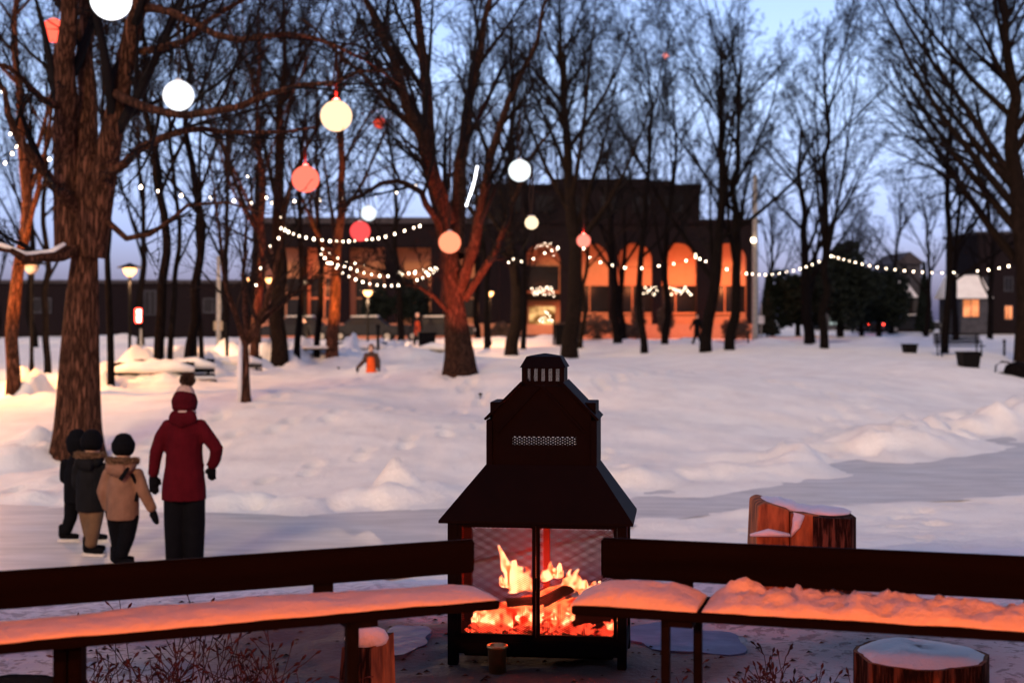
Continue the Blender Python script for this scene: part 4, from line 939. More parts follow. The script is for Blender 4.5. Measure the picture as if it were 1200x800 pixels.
# smoke chamber: side slabs, gabled front with mesh slot
def slot_wall(y0, y1, zb, zt, sx0, sx1):
    mb = MB(); xa, xb = U(573), U(691)
    mb.box((xa, y0, Z(548)), (xb, y1, zb)).box((xa, y0, zb), (sx0, y1, zt)).box((sx1, y0, zb), (xb, y1, zt))
    mb.prism([(xa, zt), (xb, zt), (xb, Z(487)), (U(659), Z(454)), (U(607), Z(454)), (xa, Z(487))], y0, y1)
    return mb
slot_wall(.10, .112, Z(524), Z(514), U(597), U(673)).build('gable_wall', M['black_steel'], fp)
slot_wall(Dp-.062, Dp-.05, Z(546), Z(512), U(585), U(685)).build('gable_wall', M['black_steel'], fp)
panel('vent_mesh', U(597), U(673), Z(524), Z(514), .104, .0210, .0070, fp)
for xa, xb, xc, xd in ((U(566), U(573), U(569), U(585)), (U(691), U(698), U(680), U(696))):
    MB().box((xa, .085, Z(548)), (xb, Dp-.045, Z(494)), .002).build('side_slab', M['black_steel'], fp)
    MB().box((xc, .13, Z(494)), (xd, Dp-.08, Z(473.5)), .002).build('side_box', M['black_steel'], fp)
def slope(p, q, y0, y1, th=.010):
    (xa, za), (xb, zb) = p, q; d = math.hypot(xb-xa, zb-za); nx_, nz_ = -(zb-za)/d*th, (xb-xa)/d*th
    if nz_ < 0: nx_, nz_ = -nx_, -nz_
    return MB().add([(xa, y0, za), (xb, y0, zb), (xb, y1, zb), (xa, y1, za), (xa+nx_, y0, za+nz_), (xb+nx_, y0, zb+nz_), (xb+nx_, y1, zb+nz_), (xa+nx_, y1, za+nz_)], [(0, 1, 2, 3), (7, 6, 5, 4), (0, 4, 5, 1), (1, 5, 6, 2), (2, 6, 7, 3), (3, 7, 4, 0)])
slope((U(565), Z(494.5)), (U(609), Z(450.5)), .08, Dp-.04).build('roof_slope', M['black_steel'], fp)
slope((U(699), Z(494.5)), (U(656), Z(450.5)), .08, Dp-.04).build('roof_slope', M['black_steel'], fp)
slope((U(631), Z(454)), (U(683), Z(509)), .086, .098, .008).build('gable_trim', M['black_steel'], fp)
slope((U(631), Z(454)), (U(580), Z(509)), .086, .098, .008).build('gable_trim', M['black_steel'], fp)
# cupola: four slotted walls and a cap
cx0, cx1 = U(607), U(658); cy0, cy1 = .14, .14+(cx1-cx0)
mb = MB(); w_ = cx1-cx0; nS = 5; sl = w_/(nS*2+1.6); ed = (w_-(2*nS-1)*sl)/2
def slotted(mb, axis, c):
    cuts = [(ed+2*k*sl, ed+(2*k+1)*sl) for k in range(nS)]; cur = 0
    def bx(u0, u1, z0, z1):
        if axis == 'x': mb.box((cx0+u0, c, z0), (cx0+u1, c+.004, z1))
        else: mb.box((c, cy0+.004+u0*(w_-.008)/w_, z0), (c+.004, cy0+.004+u1*(w_-.008)/w_, z1))
    for a, b in cuts: bx(cur, a, Z(449.5), Z(433.5)); cur = b
    bx(cur, w_, Z(449.5), Z(433.5)); bx(0, w_, Z(453), Z(449.5)); bx(0, w_, Z(433.5), Z(431))
slotted(mb, 'x', cy0)
mb.box((cx0-.006, cy0-.006, Z(457)), (cx1+.006, cy1+.006, Z(453)-.001))
mb.box((cx0, cy1-.004, Z(453)), (cx1, cy1, Z(450.5))).box((cx0, cy1-.004, Z(432)), (cx1, cy1, Z(431)))
for xx in (cx0, cx1-.006): mb.box((xx, cy0+.004, Z(453)), (xx+.006, cy1-.004, Z(431)))
mb.build('chimney_cage', M['black_steel'], fp)
panel('cage_mesh', cx0+.004, cx1-.004, Z(450), Z(433), cy0+.006, .008, .0022, fp)
MB().frustum((cx0-.008, cx1+.008, cy0-.008, cy1+.008), (U(612), U(653), cy0+.02, cy1-.02), Z(432), Z(419)).frustum((U(612), U(653), cy0+.02, cy1-.02), (U(631), U(634), .23, .24), Z(419), Z(415.5)).build('chimney_cap', M['black_steel'], fp)
# firewood, embers, flames (their own things)
def obj_at_fp(name, label, cat):
    t = thing(name, label, cat, (fx, FD, fz), -.12); return t
M['ember'] = emit('ember_glow', (1, .06, .022), 4.5, True, (.10, .001, .0008), 34)
M['charlog'] = emit('glowing_char', (1, .16, .045), 5, False, (.35, .008, .002), 26)
M['ash_log'] = mat('charred_wood', (.010, .006, .005), .9, scale=14, bump=.6)
def flog(label, a, b, r, m):
    rg = np.random.default_rng(int(abs(a[0])*1e4)); n = 12
    pts = np.linspace(a, b, 9)
    V, Fa = tube_np(pts, [r*(1+.12*math.sin(i*2.1)) for i in range(9)], n)
    V = np.array(V)+rg.normal(0, r*.06, (len(V), 3)); t = thing('firewood_log', label, 'log', (fx, FD, fz), -.15, 'logs burning in the fireplace')
    mesh_obj('wood', V, Fa, M[m], t); return t
zf = Z(752)
flog('burning log lying lowest across the left half of the fire', (U(545), .22, zf+.04), (U(625), .30, zf+.06), .038, 'charlog')
flog('burning log slanting up to the middle of the fire', (U(560), .36, zf+.03), (U(650), .24, zf+.17), .036, 'charlog')
flog('glowing log in the middle crossing the centre bar', (U(600), .2, zf+.05), (U(672), .34, zf+.10), .036, 'charlog')
flog('dark charred log above the glowing ones at the centre', (U(628), .2, zf+.13), (U(665), .22, zf+.20), .024, 'ash_log')
flog('dark charred log lying across the top of the left flames', (U(585), .2, zf+.125), (U(640), .22, zf+.14), .02, 'ash_log')
flog('glowing log piled behind the lowest one', (U(556), .3, zf+.07), (U(618), .34, zf+.09), .03, 'charlog')
flog('short glowing log on the right of the centre bar', (U(640), .14, zf+.05), (U(676), .24, zf+.12), .028, 'charlog')
flog('dim charred log at the right side of the fire', (U(662), .26, zf+.05), (U(722), .3, zf+.09), .034, 'ash_log')
rg = np.random.default_rng(5); mb = MB()
for k in range(520):
    x = rg.uniform(U(540), U(722)); y = rg.uniform(.08, Dp-.1); s = rg.uniform(.006, .017); zz = zf+.004+max(0, .035-abs(x)*.06)*rg.random()+s*.5
    if x > U(668) and rg.random() < .45: continue
    v = rg.normal(0, 1, (6, 3))*.2
    mb.add([(x+s*(a+v[i][0]), y+s*(b+v[i][1]), zz+s*.7*(c+v[i][2])) for i, (a, b, c) in enumerate(((1, 0, 0), (-1, 0, 0), (0, 1, 0), (0, -1, 0), (0, 0, 1), (0, 0, -1)))], [(0, 2, 4), (2, 1, 4), (1, 3, 4), (3, 0, 4), (2, 0, 5), (1, 2, 5), (3, 1, 5), (0, 3, 5)])
o = mb.build('ember_bed', M['ember']); o.location = (fx, FD, fz); o.rotation_euler = (0, 0, -.12); tag(o, 'bed of red glowing embers covering the fireplace floor', 'embers', kind='stuff')
# flames
def flame_mat():
    m = bpy.data.materials.new('flame_glow'); m.use_nodes = True; nt = m.node_tree; nt.nodes.clear(); N = nt.nodes; L = nt.links
    o = N.new('ShaderNodeOutputMaterial'); e = N.new('ShaderNodeEmission'); tc = N.new('ShaderNodeTexCoord'); mp = N.new('ShaderNodeMapping'); mp.inputs['Scale'].default_value = (1, 1, .5)
    nz = N.new('ShaderNodeTexNoise'); nz.inputs['Scale'].default_value = 24; nz.inputs['Detail'].default_value = 4; nz.inputs['Distortion'].default_value = 1.2
    cr = N.new('ShaderNodeValToRGB'); els = cr.color_ramp.elements; els[0].position = .30; els[0].color = (.9, .06, .01, 1); els[1].position = .52; els[1].color = (1, .30, .13, 1)
    a = els.new(.40); a.color = (1, .12, .02, 1)
    st = N.new('ShaderNodeMapRange'); st.inputs[1].default_value = .32; st.inputs[2].default_value = .55; st.inputs[3].default_value = .8; st.inputs[4].default_value = 9
    tr = N.new('ShaderNodeBsdfTransparent'); mx = N.new('ShaderNodeMixShader'); al = N.new('ShaderNodeMapRange'); al.inputs[1].default_value = .26; al.inputs[2].default_value = .42; al.inputs[3].default_value = .0; al.inputs[4].default_value = 1
    L.new(tc.outputs['Object'], mp.inputs[0]); L.new(mp.outputs[0], nz.inputs['Vector'])
    for n_ in (cr, st, al): L.new(nz.outputs[0], n_.inputs[0])
    L.new(cr.outputs[0], e.inputs[0]); L.new(st.outputs[0], e.inputs[1]); L.new(al.outputs[0], mx.inputs[0]); L.new(tr.outputs[0], mx.inputs[1]); L.new(e.outputs[0], mx.inputs[2]); L.new(mx.outputs[0], o.inputs[0])
    return m
M['flame'] = flame_mat()
def tongue(mb, pts, seed, y=.24):
    rg = np.random.default_rng(seed); pp = catmull([(U(a), y+rg.normal(0, .015), Z(b)) for a, b, r in pts], 22); ra = np.interp(np.linspace(0, len(pts)-1, 22), range(len(pts)), [r*k_ for a, b, r in pts])
    ra = ra*(1+.22*np.sin(np.arange(22)*1.9+seed)+.1*np.sin(np.arange(22)*4.3+seed))
    V, Fa = tube_np(pp, np.stack([ra, ra*.6], 1), 12); V = np.array(V)+rg.normal(0, .0016, (len(V), 3)); mb.add(V, Fa)
mb = MB()
FL = []
rf = random.Random(4)
def lick(px, py, h, w, lean):      # one ragged tongue from its foot
    n = 6; FL.append([(px+lean*(k/(n-1))**1.3+rf.uniform(-1.6, 1.6)*(k > 0), py-h*k/(n-1), w*(1-(k/(n-1))**1.4)*rf.uniform(.75, 1.2)+.3) for k in range(n)])
for a in [(606, 700, 34, 7.5, -12), (598, 699, 50, 7, -22), (613, 700, 24, 6.5, -4), (590, 698, 26, 5, -12), (602, 702, 20, 10, -4), (618, 700, 14, 5, 1), (583, 699, 12, 4, -5), (594, 702, 14, 7, -2), (609, 690, 26, 4, -10), (589, 676, 24, 3.4, -12),
          (639, 688, 20, 6, 2), (646, 686, 16, 4.6, 4), (634, 688, 12, 4, -2), (651, 684, 8, 3, 2),
          (664, 700, 22, 7, -2), (671, 701, 16, 6.5, 2), (679, 701, 14, 5, 5), (687, 701, 11, 4.4, 6), (694, 699, 8, 3.4, 5), (658, 698, 10, 4, -3), (668, 690, 16, 3.5, 6)]: lick(*a)
for k in range(22):
    x_ = rf.uniform(545, 664); hump = 1-abs(x_-606)/75
    lick(x_, 740-rf.uniform(0, 22)*max(hump, .15), rf.uniform(5, 15), rf.uniform(1.6, 3.8), rf.uniform(-4, 4))
for a in [(706, 727, 9, 3, 1), (719, 738, 14, 2, 1), (716, 740, 9, 1.8, 2), (711, 741, 6, 2, 0), (668, 733, 7, 2, 2)]: lick(*a)
for i, f in enumerate(FL): tongue(mb, f, i, .17+.025*(i % 4) if i < 21 else .10+.03*(i % 5))
o = mb.build('fire_flames', M['flame'], None, True); o.location = (fx, FD, fz); o.rotation_euler = (0, 0, -.12); tag(o, 'bright yellow and orange flames licking up behind the fireplace mesh doors', 'fire', kind='stuff')
fl = light('POINT', (fx+.0, FD+.28, fz+.30), 40, (1, .05, .025), None, .1, 'fire_glow')
# ash pail under the fireplace
o = MB().lathe([(.036, 0), (.040, .105), (.045, .11), (.045, .12), (.038, .12), (.036, .05)], n=20).build('ash_can', mat('brass_tin', (.75, .42, .16), .3, metal=1, scale=6, bump=.05), None, True)
o.location = (U(583)+fx, FD-.10, gz(fx, FD)+.0); tag(o, 'small brass coloured tin can standing under the left door of the fireplace', 'can')
fire_tray = MB().box((fw0+.06, .08, -.02), (fw1-.06, Dp-.06, Z(768)-.0), .004).build('ash_drawer', M['black_steel'], fp)

# ------------------------------------------------------------------ front benches
def front_bench(label, A, Bp, zs, slope_z, back_h, lg, ins=(0, -.035)):
    """A inner end, Bp outer end (plan); seat front edge runs A-B, seat depth away from the camera"""
    A = np.array(A); Bp = np.array(Bp); L = np.linalg.norm(Bp-A); d = (Bp-A)/L; ang = math.atan2(d[1], d[0]); 
    if d[0] < 0: ang += PI
    c = (A+Bp)/2; zg = gz(c[0], c[1])
    t = thing('wooden_bench', label, 'bench', (c[0], c[1], zg), ang, 'benches around the fireplace'); h = zs-zg
    MB().box((-L/2, 0, h-.028), (L/2, .12, h), .004).box((-L/2, .13, h-.028), (L/2, .25, h), .004).build('seat', M['black_wood'], t)
    b0 = h+.032
    MB().box((-L/2+ins[0], .285, b0), (L/2-ins[1], .315, b0+back_h), .006).build('backrest', M['black_wood'], t)
    for sx in lg:
        s = MB()
        s.box((sx-.012, .02, -.15), (sx+.012, .05, h-.03), .002).build('leg', M['iron'], t)
        MB().box((sx+.055, .20, -.15), (sx+.08, .225, h-.03), .002).build('leg', M['iron'], t)
        MB().box((sx-.01, .02, h-.05), (sx+.08, .235, h-.029)).build('bracket', M['iron'], t)
        MB().box((sx-.025, .316, h-.04), (sx+.035, .335, b0+back_h*.8), .002).box((sx-.01, .235, h-.05), (sx+.02, .318, h-.03)).build('back_support', M['iron'], t)
    return t, L, ang, c, h+zg
def seat_snow(label, fr, s0, s1, hf, seed, depth=.245, jag=0, tag_name='snow_on_seat'):
    t, L, ang, c, zs = fr; n, m_ = 150, 16; V = []
    S_, W_2 = np.meshgrid(np.linspace(s0, s1, n), np.linspace(0, 1, m_))
    e = np.minimum(S_-s0, s1-S_); ee = np.clip(e/.10, 0, 1)**.6*1.0
    we = np.clip(np.minimum(W_2, 1-W_2*(1 if not jag else .93))/.28, 0, 1)**.5
    hh = hf(S_)*(.25+.75*ee)*(.12+.88*we)*(1+.25*fbm(S_*5, W_2*2.5, seed, 3)+.16*fbm(S_*22, W_2*8, seed+3, 3))
    if jag: hh = hh*(1+.8*fbm(S_*13, W_2*5, seed+20, 4)+.35*fbm(S_*45, W_2*14, seed+22, 3))+jag*np.clip(fbm(S_*30, W_2*3, seed+9, 3), 0, 1)*sstep(.4, .9, W_2)*ee
    y = .004+W_2*(depth-.01)-.012*np.clip(fbm(S_*9, S_*0+seed, seed+5, 3), -1, 1)*(W_2 < .05)
    top = np.stack([S_, y, np.maximum(hh, .002)], -1).reshape(-1, 3); bot = np.stack([S_, y, S_*0-.0], -1).reshape(-1, 3)+[0, 0, .001]
    idx = np.arange(n*m_).reshape(m_, n); N0 = n*m_
    f = [(idx[j, i], idx[j, i+1], idx[j+1, i+1], idx[j+1, i]) for j in range(m_-1) for i in range(n-1)]
    fb = [tuple(N0+v for v in q_[::-1]) for q_ in f]
    rim = [idx[0, i] for i in range(n)]+[idx[j, n-1] for j in range(1, m_)]+[idx[m_-1, i] for i in range(n-2, -1, -1)]+[idx[j, 0] for j in range(m_-2, 0, -1)]
    fr_ = [(rim[k], N0+rim[k], N0+rim[(k+1) % len(rim)], rim[(k+1) % len(rim)]) for k in range(len(rim))]
    o = mesh_obj(tag_name, np.concatenate([top, bot]), [tuple(int(v) for v in q_) for q_ in f+fb+fr_], M['snow_clean'], None, True)
    o.location = (c[0], c[1], zs); o.rotation_euler = (0, 0, ang); return tag(o, label, 'snow', 'snow lying on the front benches')
LB = front_bench('dark wooden bench in the left foreground with smooth snow along its seat', (-.035, 4.24), (-1.95, 3.40), 1.548, 0, .105, (.59, -.50))
RB = front_bench('dark wooden bench in the right foreground with broken lumpy snow on its seat', (.175, 4.20), (2.05, 3.66), 1.540, 0, .125, (-.70, .33), (.025, 0))
seat_snow('smooth even layer of orange lit snow along the left bench seat', LB, -LB[1]/2+.01, LB[1]/2-.005, lambda s: .029+.005*np.sin(s*5), 5)
seat_snow('smooth short block of snow on the inner end of the right bench', RB, -RB[1]/2+.0, -RB[1]/2+.37, lambda s: .050+0*s, 8)
seat_snow('long crumbly jagged layer of snow along the right bench seat', RB, -RB[1]/2+.385, RB[1]/2, lambda s: .040+.014*fbm(s*4, s*0, 77, 3)-.008*(s+.5), 11, jag=.04)
seatb = None

# ------------------------------------------------------------------ logs and stumps
def stump(label, c, r, h, seed, snow=0, m='bark_near', tilt=0, topm='cutwood'):
    rg = np.random.default_rng(seed); t = thing('tree_stump', label, 'stump', (c[0], c[1], gz(c[0], c[1])-.04), rg.uniform(0, 3)); n = 44
    a = np.arange(n)*2*PI/n; ro = r*(1+.05*np.sin(a*3+seed)+.03*np.sin(a*7+seed*2)+.015*np.sin(a*17))
    V = []; zs_ = np.linspace(0, h, 7)
    for i, z in enumerate(zs_):
        f = 1.06-.06*min(1, i/2); V += [(ro[k]*f*math.cos(a[k]), ro[k]*f*math.sin(a[k]), z) for k in range(n)]
    Fa = [(i*n+k, i*n+(k+1) % n, (i+1)*n+(k+1) % n, (i+1)*n+k) for i in range(6) for k in range(n)]
    mesh_obj('bark', V, Fa, M[m], t, True)
    mesh_obj('cut_top', [(ro[k]*.995*math.cos(a[k]), ro[k]*.995*math.sin(a[k]), h-.002) for k in range(n)], [tuple(range(n))], M[topm], t)
    if snow:
        V = []; R_ = 9
        for j in range(R_):
            f = 1-(j/(R_-1)); V += [(ro[k]*(.93*f+.005)*math.cos(a[k]), ro[k]*(.93*f+.005)*math.sin(a[k]), h+snow*(1-f**4)*(1+.15*math.sin(2*a[k]+j))) for k in range(n)]
        Fa = [(j*n+k, j*n+(k+1) % n, (j+1)*n+(k+1) % n, (j+1)*n+k) for j in range(R_-1) for k in range(n)]+[tuple((R_-1)*n+k for k in range(n))]
        mesh_obj('snow_cap', V, Fa, M['snow_clean'], t, True)
    t.rotation_euler = (tilt, 0, t.rotation_euler[2]); return t
Ds = 4.95; stump('wide stump with snowy top under the right bench', ((1077-600)/F*Ds, Ds), .225, .305, 4, .03)
Ds = 4.5; stump('dark round stump in the left corner under the left bench', ((18-600)/F*Ds, Ds), .14, .27, 9, .0, m='bark_dark', topm='bark_dark')
# plank post below left bench
lpz = gz(-1.3, 3.95)
o = MB().box((-.045, -.03, -.1), (-.01, .03, 1.548-.035-lpz), .004).box((-.004, -.03, -.1), (.032, .03, 1.548-.035-lpz), .004).build('prop_post', M['black_wood']); o.location = (-1.215, 3.93, lpz); tag(o, 'short double plank propping the left bench seat from below', 'post')
def wedge(name, label, cat, loc, rot, poly, depth, parts):
    t = thing(name, label, cat, loc, rot); return t
# split log left of the fireplace (bark side left, orange cut side right, snow cap)
Dl = 5.3; xl = (424-600)/F*Dl; zl = gz(xl, Dl)-.03; tl_ = EYE-(755-HZ)/F*Dl-zl
t = thing('split_log', 'upright split log with snowy top behind the left bench, left of the fireplace', 'log', (xl, Dl, zl), -.15)
bmV = [(-.11, .02, 0), (.055, -.07, 0), (.11, .10, 0), (-.02, .16, 0), (-.085, .03, tl_-.02), (.05, -.055, tl_), (.10, .09, tl_+.03), (-.02, .14, tl_)]
mesh_obj('bark_side', bmV, [(3, 2, 1, 0), (0, 1, 5, 4), (2, 3, 7, 6), (3, 0, 4, 7), (4, 5, 6, 7)], M['bark_near'], t)
mesh_obj('cut_side', [(.0555, -.0705, 0.0), (.1105, .0995, 0.0), (.1005, .0895, tl_+.03), (.0505, -.0555, tl_)], [(0, 1, 2, 3)], M['cutwood'], t)
mbs = MB().lathe([(.075, 0), (.085, .02), (.07, .045), (.03, .062), (.004, .065)], (.01, .03, tl_-.0), 14); mbs.build('snow_cap', M['snow_clean'], t, True)
# two joined split logs on the right, beyond the right bench
Dr = 7.9; xr = (942-600)/F*Dr; zr = gz(xr, Dr)-.06
def W(px, py): return ((px-942)/F*Dr, EYE-(py-HZ)/F*Dr-zr)
t = thing('split_log', 'chunk of split log with orange cut face and snow, beyond the right bench', 'log', (xr, Dr, zr), -.04)
pr = lambda pts: [W(*p) for p in pts]
o1 = MB().prism(pr([(884, 700), (925.5, 700), (925.5, 622), (925.5, 597), (897, 589), (889, 593)]), .0, .40).build('left_block', M['cutwood'], t, bevel=.012)
o2 = MB().prism(pr([(926.5, 700), (964, 700), (962, 604), (944, 601), (930, 600), (926.5, 601)]), -.02, .40).build('middle_block', M['cutwood'], t, bevel=.012)
V = []
mbk = MB()
pts = [W(952, 700), W(952, 604), W(1002, 605), W(1002, 700)]
mbk.add([(pts[0][0], -.05, pts[0][1]), (pts[0][0]+.06, -.10, pts[0][1]), (pts[3][0]-.04, -.09, pts[3][1]), (pts[3][0], -.02, pts[3][1]), (pts[3][0], .36, pts[3][1]), (pts[0][0], .36, pts[0][1]),
         (pts[0][0], -.05, pts[1][1]), (pts[0][0]+.06, -.10, pts[1][1]), (pts[3][0]-.04, -.09, pts[2][1]), (pts[3][0], -.02, pts[2][1]), (pts[3][0], .36, pts[2][1]), (pts[0][0], .36, pts[1][1])],
        [(0, 1, 7, 6), (1, 2, 8, 7), (2, 3, 9, 8), (3, 4, 10, 9), (4, 5, 11, 10), (5, 0, 6, 11), (6, 7, 8, 9, 10, 11)])
mbk.build('bark_block', M['bark_near'], t)
sc_ = MB().tube([(W(880, 627)[0], .0, W(880, 627)[1]), (W(900, 623)[0], -.03, W(900, 623)[1]), (W(924, 624)[0], -.02, W(924, 626)[1])], [(.008, .02), (.022, .05), (.01, .03)], 10)
sc_.build('snow_ledge', M['snow_clean'], t, True)
zt1, zt2 = W(0, 602)[1], W(0, 590)[1]
cpt = catmull([(W(892, 590)[0], .22, zt2-.03), (W(905, 590)[0], .22, zt2-.022), (W(925, 594)[0], .21, zt2-.03), (W(945, 600)[0], .20, zt1-.006), (W(970, 603)[0], .18, zt1-.008), (W(1001, 605)[0], .13, zt1-.01)], 26)
cr_ = np.interp(np.linspace(0, 1, 26), [0, .12, .5, .85, 1], [.012, .028, .034, .026, .006])*(1+.12*np.sin(np.arange(26)*1.7))
MB().tube(cpt, np.stack([cr_, np.interp(np.linspace(0, 1, 26), [0, .1, .9, 1], [.05, .15, .16, .06])], 1), 14).build('snow_cap', M['snow_clean'], t, True)
MB().tube([(W(926, 628)[0], -.02, W(926, 628)[1]), (W(932, 616)[0], -.03, W(932, 616)[1]), (W(936, 602)[0], -.01, W(936, 602)[1])], [(.004, .006), (.022, .02), (.035, .02)], 10).build('snow_pocket', M['snow_clean'], t, True)

# dry weed stalks under the benches
def weeds(name, label, x, y, n, h, seed, spread=.11):
    rg = np.random.default_rng(seed); lst = []
    b = np.zeros((n, 3)); b[:, 0] = rg.normal(0, spread, n); b[:, 1] = rg.normal(0, spread*.6, n); b[:, 2] = -.05
    K = 6; d = np.stack([rg.normal(0, .18, n), rg.normal(0, .15, n), np.ones(n)], 1); p = [b]; ln = h*rg.uniform(.5, 1.1, n)[:, None]/(K-1)
    for j in range(K-1): d = d+rg.normal(0, .1, (n, 3)); p.append(p[-1]+d*ln)
    PA = np.stack(p, 1); R = np.full((n, K), .0026)*np.linspace(1.2, .6, K); lst.append(arr_tubes(PA, R, 4))
    m_ = n*7; ii = rg.integers(0, n, m_); jj = rg.integers(1, K, m_); s = PA[ii, jj]; dd = np.stack([rg.normal(0, 1, m_), rg.normal(0, .8, m_), rg.uniform(.2, 1.4, m_)], 1); dd /= np.linalg.norm(dd, axis=1)[:, None]
    l2 = h*.22*rg.uniform(.4, 1.2, m_)[:, None]; PB = np.stack([s, s+dd*l2*.5, s+dd*l2+np.array([0, 0, .01])], 1); lst.append(arr_tubes(PB, np.full((m_, 3), .0017), 3))
    # seed heads
    PC = np.stack([PB[:, 2], PB[:, 2]+dd*.012, PB[:, 2]+dd*.024], 1); lst.append(arr_tubes(PC, np.tile([.002, .0055, .002], (m_, 1)), 4))
    V, q_ = merge(lst); o = mesh_obj(name, V, q_, M['weed']); o.location = (x, y, gz(x, y)); return tag(o, label, 'dry plant', 'dry weeds in the near snow')
M['weed'] = mat('dry_weed_stems', (.10, .04, .03), .9, scale=20, bump=0)
WD = [(120, 5.0, 9, .34, 'dry weed clump just right of the double plank post'), (175, 5.1, 12, .36, 'dense dry weed clump, second from the double plank post'), (225, 5.0, 12, .38, 'dry weed clump in the middle of the gap under the left bench'), (275, 5.15, 12, .36, 'dry weed clump right of the middle under the left bench'), (322, 5.0, 8, .3, 'sparse dry weed clump nearest the split log'), (865, 5.3, 9, .22, 'low dry weed clump right of the blue melt ice'), (955, 5.2, 6, .26, 'sparse dry weed clump left of the wide snowy stump'), (905, 5.5, 6, .2, 'small dry weed tuft between the two clumps under the right bench')]
for a, D_, n_, h_, lab in WD: weeds('dry_weed', lab, (a-600)/F*D_, D_, n_+6, h_, int(a))
# chips and bark crumbs on the near snow
rg = np.random.default_rng(8); mb = MB()
for k in range(900):
    x = rg.uniform(-2.0, 2.2); y = rg.uniform(4.6, 7.8); 
    if rg.random() > (.9 if x < 0 or abs(x-.2) < .8 else .35): continue
    s = rg.uniform(.004, .017); z = gz(x, y) if False else 0; mb.add([(x-s, y, s*.2), (x, y-s*.8, s*.5), (x+s*1.2, y+s*.2, s*.3), (x, y+s, s*.7)], [(0, 1, 2), (0, 2, 3), (0, 3, 1), (1, 3, 2)])
va = np.array(mb.V); va[:, 2] += np.repeat(H(va[::4, 0], va[::4, 1]), 4); 
tag(mesh_obj('bark_chips', va, mb.F, M['bark_near']), 'scattered dark bark chips and twig crumbs on the near snow', 'debris', kind='stuff')

# ------------------------------------------------------------------ people
M['skin'] = mat('skin', (.55, .33, .24), .6, (.50, .29, .21), 6, .05)
M['hair'] = mat('light_brown_hair', (.20, .11, .05), .6, (.10, .05, .025), 40, .4, stretch=(1, 1, .15))
def cloth(name, c, c2=None, sc=14, b=.5): return mat(name, c, .95, c2 or tuple(v*.75 for v in c), sc*.6, 1.0, dist=.02, spec=.05)
M['red_wool'] = cloth('red_wool', (.058, .003, .006)); M['black_cloth'] = cloth('black_cloth', (.004, .004, .005)); M['tan_cloth'] = cloth('tan_padded_cloth', (.19, .10, .065))
M['olive_cloth'] = cloth('beige_snow_pants', (.13, .078, .045)); M['dark_cloth'] = cloth('charcoal_cloth', (.009, .009, .010)); M['orange_cloth'] = cloth('orange_cloth', (.75, .10, .02)); M['dim_orange'] = cloth('faded_orange_cloth', (.35, .05, .02), (.04, .01, .01), 5); M['cream_knit'] = cloth('cream_knit', (.40, .28, .23), sc=40)
M['red_knit'] = cloth('dark_red_knit', (.05, .003, .006), sc=40); M['fur_tan'] = cloth('tan_fur', (.25, .15, .09), (.08, .05, .03), 60, 1); M['fur_dark'] = cloth('brown_fur', (.10, .055, .04), (.03, .02, .015), 60, 1)
def blob(name, tubes, m, parent, vox=.014, sm=4, extra=None, flat=False):
    mb = MB()
    for ti, tb in enumerate(tubes):
        pts = np.array([q[:3] for q in tb], float); r = np.array([(q[3], q[4] if len(q) > 4 else q[3]) for q in tb], float)
        # rounded ends
        def end(p, nxt, rr):
            d = p-nxt; d /= np.linalg.norm(d)+1e-9; k = min(rr)*.6
            return [(p+d*k*.95, rr*.35), (p+d*k*.6, rr*.78)]
        a = end(pts[0], pts[1], r[0])
        if flat and ti == 0: a = [(pts[0]-(pts[1]-pts[0])*.001, r[0]*1.0), (pts[0], r[0]*1.0)]
        b = end(pts[-1], pts[-2], r[-1])
        P2 = np.array([a[0][0], a[1][0], *pts, b[1][0], b[0][0]]); R2 = np.array([a[0][1], a[1][1], *r, b[1][1], b[0][1]])
        u = np.linspace(0, len(P2)-1, len(P2)*3-2)
        P3 = np.stack([np.interp(u, range(len(P2)), P2[:, i]) for i in range(3)], 1); R3 = np.stack([np.interp(u, range(len(P2)), R2[:, i]) for i in range(2)], 1)
        mb.tube(P3, R3, 16)
    if extra: extra(mb)
    o = mb.build(name, M[m], parent, True)
    rm = o.modifiers.new('rm', 'REMESH'); rm.mode = 'VOXEL'; rm.voxel_size = vox; rm.use_smooth_shade = True
    s = o.modifiers.new('s', 'SMOOTH'); s.iterations = sm; s.factor = .5
    return o
def head_tubes(c, r, face=(0, 1, 0)):
    c = np.array(c); f = np.array(face, float); f /= np.linalg.norm(f); s = np.array([f[1], -f[0], 0])
    T = [[(*(c+[0, 0, -r*1.05]), r*.55, r*.62), (*(c+[0, 0, -r*.5]), r*.78, r*.9), (*(c+[0, 0, .1*r]), r*.86, r*1.0), (*(c+[0, 0, .7*r]), r*.7, r*.8)]]
    n = c+f*r*.95+np.array([0, 0, -.15*r]); T.append([(*(n+np.array([0, 0, r*.3])-f*r*.05), r*.07), (*(n+f*r*.15), r*.12), (*(n+np.array([0, 0, -r*.1])-f*r*.05), r*.08)])
    for q_ in (-1, 1): e = c+s*q_*r*.85; T.append([(*(e+[0, 0, r*.15]), r*.09, r*.16), (*(e+[0, 0, -r*.2]), r*.08, r*.12)])
    ch_ = c+f*r*.55+np.array([0, 0, -r*.85]); T.append([(*(ch_-f*r*.1), r*.28), (*(ch_+f*r*.05), r*.24)])
    return T
def person(label, x, y, z, rot, scale, J, group=None):
    """J: joints; builds one continuous body, clothing as children"""
    return thing('person', label, 'person', (x, y, z), rot, group, scale)
